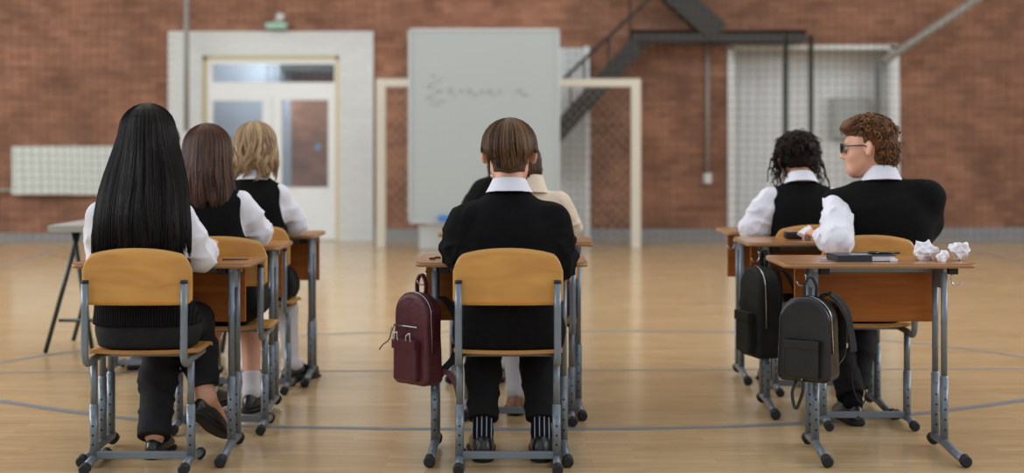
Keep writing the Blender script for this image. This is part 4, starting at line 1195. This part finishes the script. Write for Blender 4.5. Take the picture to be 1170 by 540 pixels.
# whiteboard
wd = 16.0
wb = empty('whiteboard', (X(552, wd), wd, 0)); tag(wb, 'tall free-standing whiteboard with a faint handwritten formula', 'whiteboard')
def wp(px_, py_): return (X(px_, wd)-wb.location.x, Z(py_, wd))
x0, z1 = wp(468, 34); x1, z0 = wp(638, 252)
WBM = mat('board_surface', (156, 162, 162), .35, noise=.015, nscale=1)
m_ = MB(); m_.box((x0, 0, z0), (x1, .03, z1)); m_.build('board', [WBM], wb)
m_ = MB(); al = mat('aluminium', (176, 182, 184), .4, metal=.4)
for (a, b_, c, d_) in ((x0-.015, x0+.02, z0, z1), (x1-.02, x1+.015, z0, z1), (x0, x1, z1-.02, z1+.015), (x0, x1, z0-.03, z0+.01)): m_.box((a, -.012, c), (b_, .035, d_))
m_.build('frame', [al], wb)
m_ = MB(); m_.box((x0+.2, -.09, z0-.035), (x1-.2, 0, z0-.02)); m_.build('tray', [al], wb)
for xx in (x0+.62, x1-.3):
    m_ = MB(); m_.box((xx-.02, .04, .02), (xx+.02, .08, z1-.2)); m_.build('stand_leg', [al], wb)
    m_ = MB(); m_.box((xx-.02, -.25, 0), (xx+.02, .40, .03)); m_.build('stand_foot', [al], wb)
INK = mat('faded_marker_ink', (152, 155, 158), .6)
m_ = MB()
def stroke(pts, r=.004): m_.tube([(wp(a, b_)[0], -.0045, wp(a, b_)[1]) for a, b_ in pts], r, 6)
stroke([(506, 89), (502, 92), (487, 98.5), (498, 102), (505, 103.5)]); stroke([(505, 103.5), (494, 108), (486, 112), (498, 114), (510, 115)])
stroke([(492, 87), (494, 85), (496, 88)], .005); stroke([(490, 119), (493, 118), (496, 120)], .005); stroke([(498, 119), (502, 118), (502, 121)], .005)
def xx_(cx_, cy_): stroke([(cx_-3, cy_-3), (cx_+2.5, cy_+3)]); stroke([(cx_+3, cy_-3), (cx_-2.5, cy_+3)])
def pl(cx_, cy_): stroke([(cx_-2.5, cy_), (cx_+2.5, cy_)], .005); stroke([(cx_, cy_-2.5), (cx_, cy_+2.5)], .005)
xx_(514, 103); stroke([(519, 106), (519, 110)], .005); pl(526, 104); xx_(536, 104); stroke([(541, 107), (544, 107), (541, 110), (544, 110)], .005); pl(550, 105); xx_(559, 104)
stroke([(563, 107), (566, 108), (563, 110)], .005); pl(571, 104); stroke([(585, 105), (588, 105)], .005); xx_(594, 104); stroke([(598, 110), (599, 107), (601, 107), (602, 110)], .005)
m_.build('handwritten_formula', [INK], wb)
er = empty('board_eraser', (X(508, wd-.05), wd-.055, z0-.018)); tag(er, 'blue board eraser on the tray under the whiteboard', 'eraser')
m_ = MB(); m_.box((-.07, -.03, .012), (.07, .03, .08), bev=.008); m_.build('grip', [mat('blue_plastic', (52, 108, 176), .4)], er)
m_ = MB(); m_.box((-.068, -.028, 0), (.068, .028, .014)); m_.build('felt', [mat('grey_felt', (120, 120, 124), .9)], er)
bx = empty('storage_box', (X(494, 17.0), 17.0, 0)); tag(bx, 'small white box standing on the floor under the whiteboard', 'box')
m_ = MB(); m_.box((-.15, -.12, 0), (.15, .12, .24), bev=.01); m_.build('container', [mat('white_plastic', (200, 204, 204), .5)], bx)
m_ = MB(); m_.box((-.16, -.13, .24), (.16, .13, .27), bev=.008); m_.build('lid', [mat('white_plastic', (200, 204, 204), .5)], bx)

# court lines, painted flat on the floor
def court_line(name, pts, w_, label, col=(122, 130, 140)):
    P = spline([(X(a, 1.185*F/(b_-HY)), 1.185*F/(b_-HY), 0) for a, b_ in pts], 8)
    m_ = MB(); prev = None
    for i, p in enumerate(P):
        t_ = (P[min(i+1, len(P)-1)]-P[max(i-1, 0)]).normalized(); n_ = Vector((-t_.y, t_.x, 0))*w_/2
        a = m_.bm.verts.new((p.x+n_.x, p.y+n_.y, .0012)); b_ = m_.bm.verts.new((p.x-n_.x, p.y-n_.y, .0012))
        if prev: m_.bm.faces.new((prev[0], prev[1], b_, a))
        prev = (a, b_)
    o = m_.build(name, [mat('line_paint_%d' % col[0], col, .35)]); o['kind'] = 'structure'; return o
court_line('trim_4', [(-160, 436), (-60, 449), (0, 458), (60, 467), (120, 475), (180, 481), (260, 486), (420, 489), (585, 490), (740, 489), (860, 486), (960, 480), (1060, 471), (1170, 457), (1260, 443)], .055, '')
court_line('trim_5', [(-300, 425), (0, 425), (585, 423), (1170, 421), (1450, 420)], .04, '', (150, 146, 138))
court_line('trim_6', [(-120, 434), (-50, 424), (0, 414), (50, 406), (95, 400), (200, 390), (330, 383), (480, 379), (660, 378), (850, 379), (930, 382), (988, 387), (1049, 392), (1110, 399), (1170, 408), (1250, 424)], .05, '', (142, 142, 142))
court_line('trim_7', [(-120, 340), (0, 304), (30, 296), (62, 287)], .06, '', (146, 142, 140))
court_line('trim_8', [(1080, 285), (1121, 289), (1160, 298), (1240, 320)], .06, '', (146, 142, 140))

# ------------------------------------------------------------------ the students
def E_(hp, R, s, rows): return rows
# girl with long black hair
def hair_girl1(hp, R, s):
    hx, hy = hp[0], hp[1]
    rows = [(.838, .184, .10, hx+.015, .105), (.90, .184, .11, hx+.013, .115), (.96, .178, .115, hx+.010, .130), (1.03, .170, .12, hx+.008, .160), (1.10, .154, .118, hx+.005, .19), (1.19, .126, .125, hx, .232), (1.26, .106, .128, hx, .245), (1.31, .098, .118, hx, .25), (1.367, .05, .06, hx, .25)]
    rows = [(z, a, b, c, d) for z, a, b, c, d in rows]
    front = lambda p: (p[:, 1]-(hy+.03+np.clip(1.05-p[:, 2], 0, 1)*-.4))
    return [loft_shell(rows, .93, h=.007, cut=front, noise=.002, nf=70), long_hair(rows, 2600, 3, rad=.0017, ragged=.045, back=1.75, clump=60, wave=.0015, wfreq=12)]
person('person', 'person with long straight black hair, black vest and white shirt, crossed ankles', (-1.380, 5.13, 0),
       head=(-.018, .265, 1.222), hrot=(0, .12, 0), hs=1.08, shs=1.0, shz=.935, shy=.19, shw=.150, shx=-.033, elbL=(-.195, .24, .80), elbR=(.178, .27, .775), wriL=(-.16, .46, .80), wriR=(.15, .50, .80),
       sleeve=1.08, wrinkle=.003, hemz=.535, rib=.085, trm=TROUSER, bulk=1.06, kneL=(-.04, .55, .49), ankL=(-.005, .30, .09), kneR=(.10, .52, .50), ankR=(.168, .42, .205), ftL=(.05, 1, -.05), ftR=(.30, .85, -.55), trcut=(-.02, .045), skin=SKIN, h=.006, hair=hair_girl1, hairm=HBLACK, sockt=.05, sockm=SKIN, collar=False, trw=1.05)
# boy in the middle
def hair_boy(hp, R, s):
    hx, hy, hz = hp
    rows = [(hz-.022, .100, .108, hx, hy-.012), (hz+.018, .112, .120, hx, hy-.010), (hz+.05, .106, .120, hx, hy-.008), (hz+.09, .09, .105, hx, hy-.006), (hz+.142, .04, .05, hx, hy-.004)]
    zf = lambda th: -.012*np.exp(-(th/.7)**2)+.050*np.clip((np.abs(th)-.6)/.6, 0, 1)
    front = lambda p: (hz-.012+.02*(p[:, 1] > hy+.03))-p[:, 2]
    # short clipped nape and temples
    Rf = np.array(R, f32)
    def nape(p):
        q = ((p-np.array(hp, f32))@Rf)/s
        d = ell(q, (0, -.014, .030), (.077, .097, .088))
        d = smin(d, cap(q, (0, -.032, -.02), (0, -.030, -.085), .064, .054), .02)
        d = np.minimum(d, 1)*s+.0010*sn(p, 420, 2)
        d = smax(d, -(q[:, 2]+.080-.012*np.clip(np.abs(q[:, 0])/.05, 0, 1)), .004)
        return smax(d, q[:, 1]+.002, .004)
    lo = np.array(hp)-.14; hi = np.array(hp)+.15
    v, q = sdf_mesh(nape, lo, hi, .004)
    rg = np.random.RandomState(1); sh_ = .22+.16*sn(v.astype(f32), 330, 6)
    a = long_hair(rows, 2300, 21, rad=.0017, ragged=.022, back=2.7, clump=46, twist=.5, zend=zf, wave=.0006, wfreq=30)
    return [(v, q, sh_), loft_shell(rows, .90, h=.005, shade=.2, cut=lambda p: np.maximum(p[:, 1]-(hy+.085), hz+.030-p[:, 2])), a]
person('person', 'person with short brown hair, black sweater and white collar in the middle', (-.0145, 5.13, 0),
       head=(.004, .275, 1.170), hrot=(0, .16, 0), hs=1.06, shz=.915, nbz=.105, shy=.215, shw=.165, shx=.004, top='sweater', sleeve=1.12, wrinkle=.0045, fold=.005, hemz=.44, bulk=1.12,
       elbL=(-.178, .24, .805), elbR=(.188, .24, .765), wriL=(-.13, .50, .805), wriR=(.13, .50, .805), trm=TROUSER2, sockm=STRIPE, sockt=.15, trcut=.055, shs=1.28,
       kneL=(-.10, .50, .49), kneR=(.115, .50, .49), ankL=(-.098, .27, .095), ankR=(.128, .27, .095), ftL=(-.06, 1, -.03), ftR=(.06, 1, -.03), hair=hair_boy, hairm=HBOY, h=.006, neck=.74, trap=.045, colb=.002, colh=.060, colr=1.0)
# girl with brown hair
def hair_girl2(hp, R, s):
    hx, hy, hz = hp
    rows = [(.925, .125, .10, hx+.02, hy-.10), (.98, .128, .11, hx+.01, hy-.085), (1.05, .120, .115, hx, hy-.06), (1.12, .112, .118, hx, hy-.03), (1.19, .104, .115, hx, hy-.01), (1.275, .05, .06, hx, hy)]
    return [loft_shell(rows, .92, h=.008, cut=lambda p: p[:, 1]-(hy+.03), noise=.003), long_hair(rows, 1700, 8, rad=.002, ragged=.03, back=1.8, clump=40, wave=.006, wfreq=22)]
person('person', 'person with long brown hair, black vest and white shirt behind the second left desk', (-1.228, 5.84, .03),
       head=(-.105, .30, 1.135), hrot=(.1, .3, 0), shz=.925, shy=.22, shw=.145, shx=-.095, hipx=-.04, wrinkle=.003, legwear='skirt', sockm=SOCKW, sockt=(.15, .085), elbR=(.112, .30, .80), elbL=(-.26, .27, .80), wriR=(.07, .52, .81), wriL=(-.2, .5, .81),
       kneL=(-.12, .50, .49), kneR=(.05, .50, .49), ankL=(-.14, .42, .09), ankR=(.075, .36, .09), ftL=(.2, 1, -.05), ftR=(.1, 1, -.05), hair=hair_girl2, hairm=HBROWN, h=.007, sleeve=1.1, collar=False)
# blonde girl
def hair_girl3(hp, R, s):
    hx, hy, hz = hp
    rows = [(1.085, .105, .085, hx+.01, hy-.055), (1.12, .120, .10, hx+.004, hy-.045), (1.17, .116, .112, hx, hy-.03), (1.24, .108, .115, hx, hy-.01), (1.335, .05, .06, hx, hy)]
    return [loft_shell(rows, .90, h=.008, cut=lambda p: p[:, 1]-(hy+.03), noise=.006, shade=.25), long_hair(rows, 1300, 12, rad=.0024, ragged=.045, back=2.0, clump=34, wave=.028, wfreq=34, twist=.6)]
person('person', 'person with wavy blonde hair, black vest and white shirt', (-1.285, 6.80, 0),
       head=(-.01, .27, 1.200), hrot=(-.15, .15, 0), shz=.965, shy=.21, shw=.130, shx=-.012, dz=.03, wrinkle=.003, legwear='skirt', sockm=SOCKW, sockt=.33, elbR=(.19, .30, .81), wriR=(.15, .52, .81), elbL=(-.18, .27, .80),
       kneL=(-.08, .52, .49), kneR=(.10, .52, .49), ankL=(-.06, .36, .09), ankR=(.155, .38, .09), ftR=(.5, 1, -.05), hair=hair_girl3, hairm=HBLOND, h=.008, sleeve=1.05)
# far left, dark hair, at the trestle table
def hair_short_dark(hp, R, s):
    hx, hy, hz = hp
    rows = [(hz-.05, .088, .10, hx, hy-.012), (hz+.01, .096, .112, hx, hy-.010), (hz+.06, .092, .110, hx, hy-.008), (hz+.135, .04, .05, hx, hy-.004)]
    return [loft_shell(rows, .95, h=.008, noise=.004, cut=lambda p: p[:, 1]-(hy+.06)), long_hair(rows, 500, 5, rad=.003, ragged=.03, back=2.4, clump=25)]
person('person', 'person with short dark hair in black, half hidden behind the girl with long black hair', (-1.95, 7.42, 0),
       head=(.03, .27, 1.215), hrot=(.0, .1, 0), shz=.97, shy=.2, top='sweater', elbR=(.22, .30, .80), hair=hair_short_dark, hairm=HDARK, shoem=SHOEG, h=.009, ankL=(-.10, .20, .09), ankR=(.1, .30, .09), kneR=(.1, .5, .49), trm=TROUSER2)
# girl in the cream blouse
def hair_bun(hp, R, s):
    hx, hy, hz = hp
    rows = [(hz-.115, .082, .075, hx, hy-.045), (hz-.06, .090, .095, hx, hy-.025), (hz-.02, .106, .112, hx, hy-.010), (hz+.04, .098, .114, hx, hy-.006), (hz+.13, .04, .05, hx, hy-.004)]
    return [loft_shell(rows, .95, h=.008, noise=.003, cut=lambda p: p[:, 1]-(hy+.075)), long_hair(rows, 600, 15, rad=.0025, ragged=.015, back=2.1, clump=25)]
person('person', 'person in a cream blouse, head hidden behind the short-haired boy', (.080, 6.03, 0),
       head=(-.048, .30, 1.112), hrot=(0, .25, 0), shz=.945, shy=.24, shw=.135, shx=-.005, dz=.0, top='none', colr=1.0, colb=-.045, shirtm=CREAM, sleeve=1.2, legwear='skirt', sockm=SOCKW, sockt=.36, shoem=SHOEBR,
       elbR=(.165, .33, .83), wriR=(.14, .52, .84), elbL=(-.2, .3, .8), kneL=(-.08, .50, .48), kneR=(.10, .52, .49), ankL=(-.065, .30, .10), ankR=(.12, .34, .09), hair=hair_bun, hairm=HBROWN, h=.008)
def hair_mid(hp, R, s):
    hx, hy, hz = hp
    rows = [(1.03, .10, .085, hx+.01, hy-.05), (1.10, .104, .10, hx+.004, hy-.035), (1.16, .10, .108, hx, hy-.02), (1.21, .10, .112, hx, hy-.01), (hz+.135, .05, .06, hx, hy)]
    return [loft_shell(rows, .92, h=.009, cut=lambda p: p[:, 1]-(hy+.03), noise=.004), long_hair(rows, 500, 19, rad=.003, ragged=.03, back=1.9, clump=25)]
person('person', 'person in black, farthest forward in the middle column, only shoulders showing', (-.03, 7.00, 0),
       head=(.0, .30, 1.19), hrot=(0, .25, 0), shz=.975, shy=.22, shw=.115, dz=.04, top='sweater', collar=True, sockm=SOCKW, legwear='skirt', hair=hair_mid, hairm=HBROWN, h=.009,
       elbL=(-.2, .28, .82), elbR=(.2, .28, .82), ankL=(-.045, .22, .09), kneL=(-.07, .5, .49), ankR=(.10, .30, .09), sockt=.2)
# boy with glasses
def region_top(d): return (d[:, 2] > -.15) | ((d[:, 1] < -.1) & (d[:, 2] > -.55))
def hair_curly_boy(hp, R, s):
    Rf = np.array(R, f32)
    def base(p):
        q = ((p-np.array(hp, f32))@Rf)/s
        d = ell(q, (0, -.022, .058), (.084, .106, .082))
        d = smin(d, ell(q, (0, .060, .098), (.060, .050, .036)), .03)
        d = smin(d, ell(q, (0, -.055, -.020), (.068, .058, .080)), .03)
        d = d*s+.006*sn(p, 60, 3)+.003*sn(p, 130, 9)
        face = np.maximum(q[:, 1]-.005, q[:, 2]-.048)          # keep the face and ears free
        face = np.maximum(np.abs(q[:, 2]+.02)-.075, -(q[:, 1]-.0))
        d = smax(d, -np.maximum(.012-q[:, 1], q[:, 2]-.050)*1.0, .01)
        ear = ell(q, (.08*1, -.012, -.02), (.03, .024, .035)); ear2 = ell(q, (-.08, -.012, -.02), (.03, .024, .035))
        return smax(smax(d, -ear, .01), -ear2, .01)
    v, q = sdf_mesh(base, np.array(hp)-.17, np.array(hp)+.22, .005)
    sh_ = np.clip(.22+.25*sn(v.astype(f32), 90, 5), 0, 1)
    reg1 = lambda d: (d[:, 2] > .05) & ~((d[:, 1] > .3) & (d[:, 2] < .42))
    c1 = curls(1500, 3, hp, np.array(R)*s, (.080, .108, .088), (0, -.005, .052), .0030, (.022, .042), .009, 2.4, reg1, .3)
    reg2 = lambda d: (d[:, 1] < -.25) & (d[:, 2] < .4) & (d[:, 2] > -.75)
    c2 = curls(800, 4, hp, np.array(R)*s, (.068, .085, .09), (0, -.03, .0), .0030, (.022, .042), .008, 2.0, reg2, .5)
    return [(v, q, sh_), c1, c2]
gy = .15
person('person', 'person with curly brown hair and dark glasses turning the head to the left', (1.520, 5.93, 0),
       head=(.052, .255, 1.195), hrot=(1.24, .06, .02), hs=1.04, shz=.972, shy=.215, shw=.202, shx=.104, syaw=-.06, shroll=.014, colb=-.012, bulk=1.12, sleeve=1.15, wrinkle=.0028, fold=.006, drape=True, armx=.080, armz=-.085,
       rows=[(.44, .185, .125, 0, .185), (.50, .19, .13, 0, .185), (.60, .18, .12, .03, .175), (.70, .190, .12, .07, .175), (.80, .205, .125, .10, .19), (.88, .205, .125, .105, .20), (.95, .190, .11, .10, .205), (1.005, .145, .08, .09, .215), (1.04, .08, .06, .08, .225)],
       elbL=(-.146, -.040, .800), wriL=(-.165, .20, .815), elbR=(.305, .25, .89), wriR=(.20, .48, .81), cuff=1.0, hemz=.50, vestw=1.0, vestp=.006,
       kneL=(-.09, .50, .48), ankL=(-.035, .16, .09), ftL=(-.1, 1, -.05), kneR=(.10, .52, .49), ankR=(.02, .38, .09), trm=TROUSER2, trcut=.03, hair=hair_curly_boy, hairm=HCURL, h=.006, glasses=True, colh=.055, colr=1.0)
# student with dark curls
def hair_curly_girl(hp, R, s):
    Rf = np.array(R, f32)
    def base(p):
        q = ((p-np.array(hp, f32))@Rf)/s
        d = ell(q, (0, -.03, .045), (.100, .105, .085))
        d = smin(d, ell(q, (0, -.045, -.02), (.078, .062, .062)), .03)
        d = d*s+.009*sn(p, 60, 3)+.006*sn(p, 130, 9)
        return smax(d, q[:, 1]-.075, .02)
    v, q = sdf_mesh(base, np.array(hp)-.18, np.array(hp)+.2, .006)
    sh_ = np.clip(.12+.2*sn(v.astype(f32), 90, 5), 0, 1)
    RS = np.array(R)*s
    c1 = curls(1500, 6, hp, RS, (.095, .10, .085), (0, -.028, .040), .0032, (.022, .045), .010, 2.4, lambda d: (d[:, 2] > -.75) & (d[:, 1] < .75), .45)
    c2 = curls(48, 7, hp, RS, (.098, .06, .05), (0, -.0, .03), .0046, (.12, .18), .012, 1.8, lambda d: (np.abs(d[:, 0]) > .75) & (np.abs(d[:, 1]) < .5), 1.0, .35)
    c3 = curls(10, 8, hp, RS, (.06, .06, .088), (0, -.02, .05), .003, (.05, .07), .008, 1.4, lambda d: d[:, 2] > .8, .1)
    return [(v, q, sh_), c1, c2, c3]
person('person', 'person with dark curly hair, black vest and white shirt bending over the desk', (1.470, 6.75, 0),
       head=(-.035, .30, 1.145), hrot=(0, .42, 0), hs=1.0, shz=.945, shy=.22, shw=.155, shx=-.03, elbL=(-.27, .20, .80), wriL=(-.23, .47, .80), elbR=(.22, .26, .79), sleeve=1.35, wrinkle=.003, dz=.0,
       skin=SKIN_D, hair=hair_curly_girl, hairm=HDARK, h=.007, trm=TROUSER2, ankL=(-.15, .40, .09), ankR=(.02, .30, .09), colt=.3)

# ------------------------------------------------------------------ light and camera
wld = bpy.data.worlds.new('World'); C.world = wld; wld.use_nodes = True
bg = wld.node_tree.nodes['Background']; bg.inputs[0].default_value = (.86, .93, 1, 1); bg.inputs[1].default_value = .8
def area(name, loc, target, size, sy, e, col=(1, 1, 1)):
    l = bpy.data.lights.new(name, 'AREA'); l.shape = 'RECTANGLE'; l.size = size; l.size_y = sy; l.energy = e; l.color = col
    o = bpy.data.objects.new(name, l); COL.objects.link(o); o.location = loc
    o.rotation_euler = (Vector(target)-Vector(loc)).to_track_quat('-Z', 'Y').to_euler(); return o
area('window_light_left', (-11.8, 8, 4.4), (0, 8, .6), 14, 3, 1200, (.90, .96, 1))
area('window_light_right', (11.8, 8, 4.4), (0, 9, .6), 14, 3, 860, (.92, .97, 1))
area('hall_light_front', (0, 9.5, 5.8), (0, 9.5, 0), 12, 7, 300, (1, .98, .96))
area('back_wall_fill', (0, 11.5, 5.7), (0, 18.5, 1.2), 16, 1.5, 190, (.90, .96, 1))  # added fill lamp aimed at the back wall to brighten the background
area('corridor_fill', (X(312, D), D+.9, 3.0), (X(312, D), D+1.3, 1.0), 1.2, .3, 70, (.95, .98, 1))  # added fill lamp, brightens what shows through the door panes
cam = bpy.data.cameras.new('camera'); co = bpy.data.objects.new('camera', cam); COL.objects.link(co); C.camera = co
co.location = (0, 0, CH); co.rotation_euler = (PI/2, 0, 0)
cam.sensor_width = 36; cam.lens = F/1170*36; cam.shift_y = -(270-HY)/1170; cam.clip_end = 100
cam.dof.use_dof = True; cam.dof.focus_distance = 5.35; cam.dof.aperture_fstop = 1.5
C.view_settings.view_transform = 'Standard'; C.view_settings.look = 'None'; C.view_settings.exposure = 0
C.cycles.use_denoising = True
try: C.cycles.denoiser = 'OPENIMAGEDENOISE'
except Exception: pass
C.cycles.max_bounces = 6; C.cycles.diffuse_bounces = 3; C.cycles.glossy_bounces = 3; C.cycles.transmission_bounces = 4
C.cycles.caustics_reflective = False; C.cycles.caustics_refractive = False
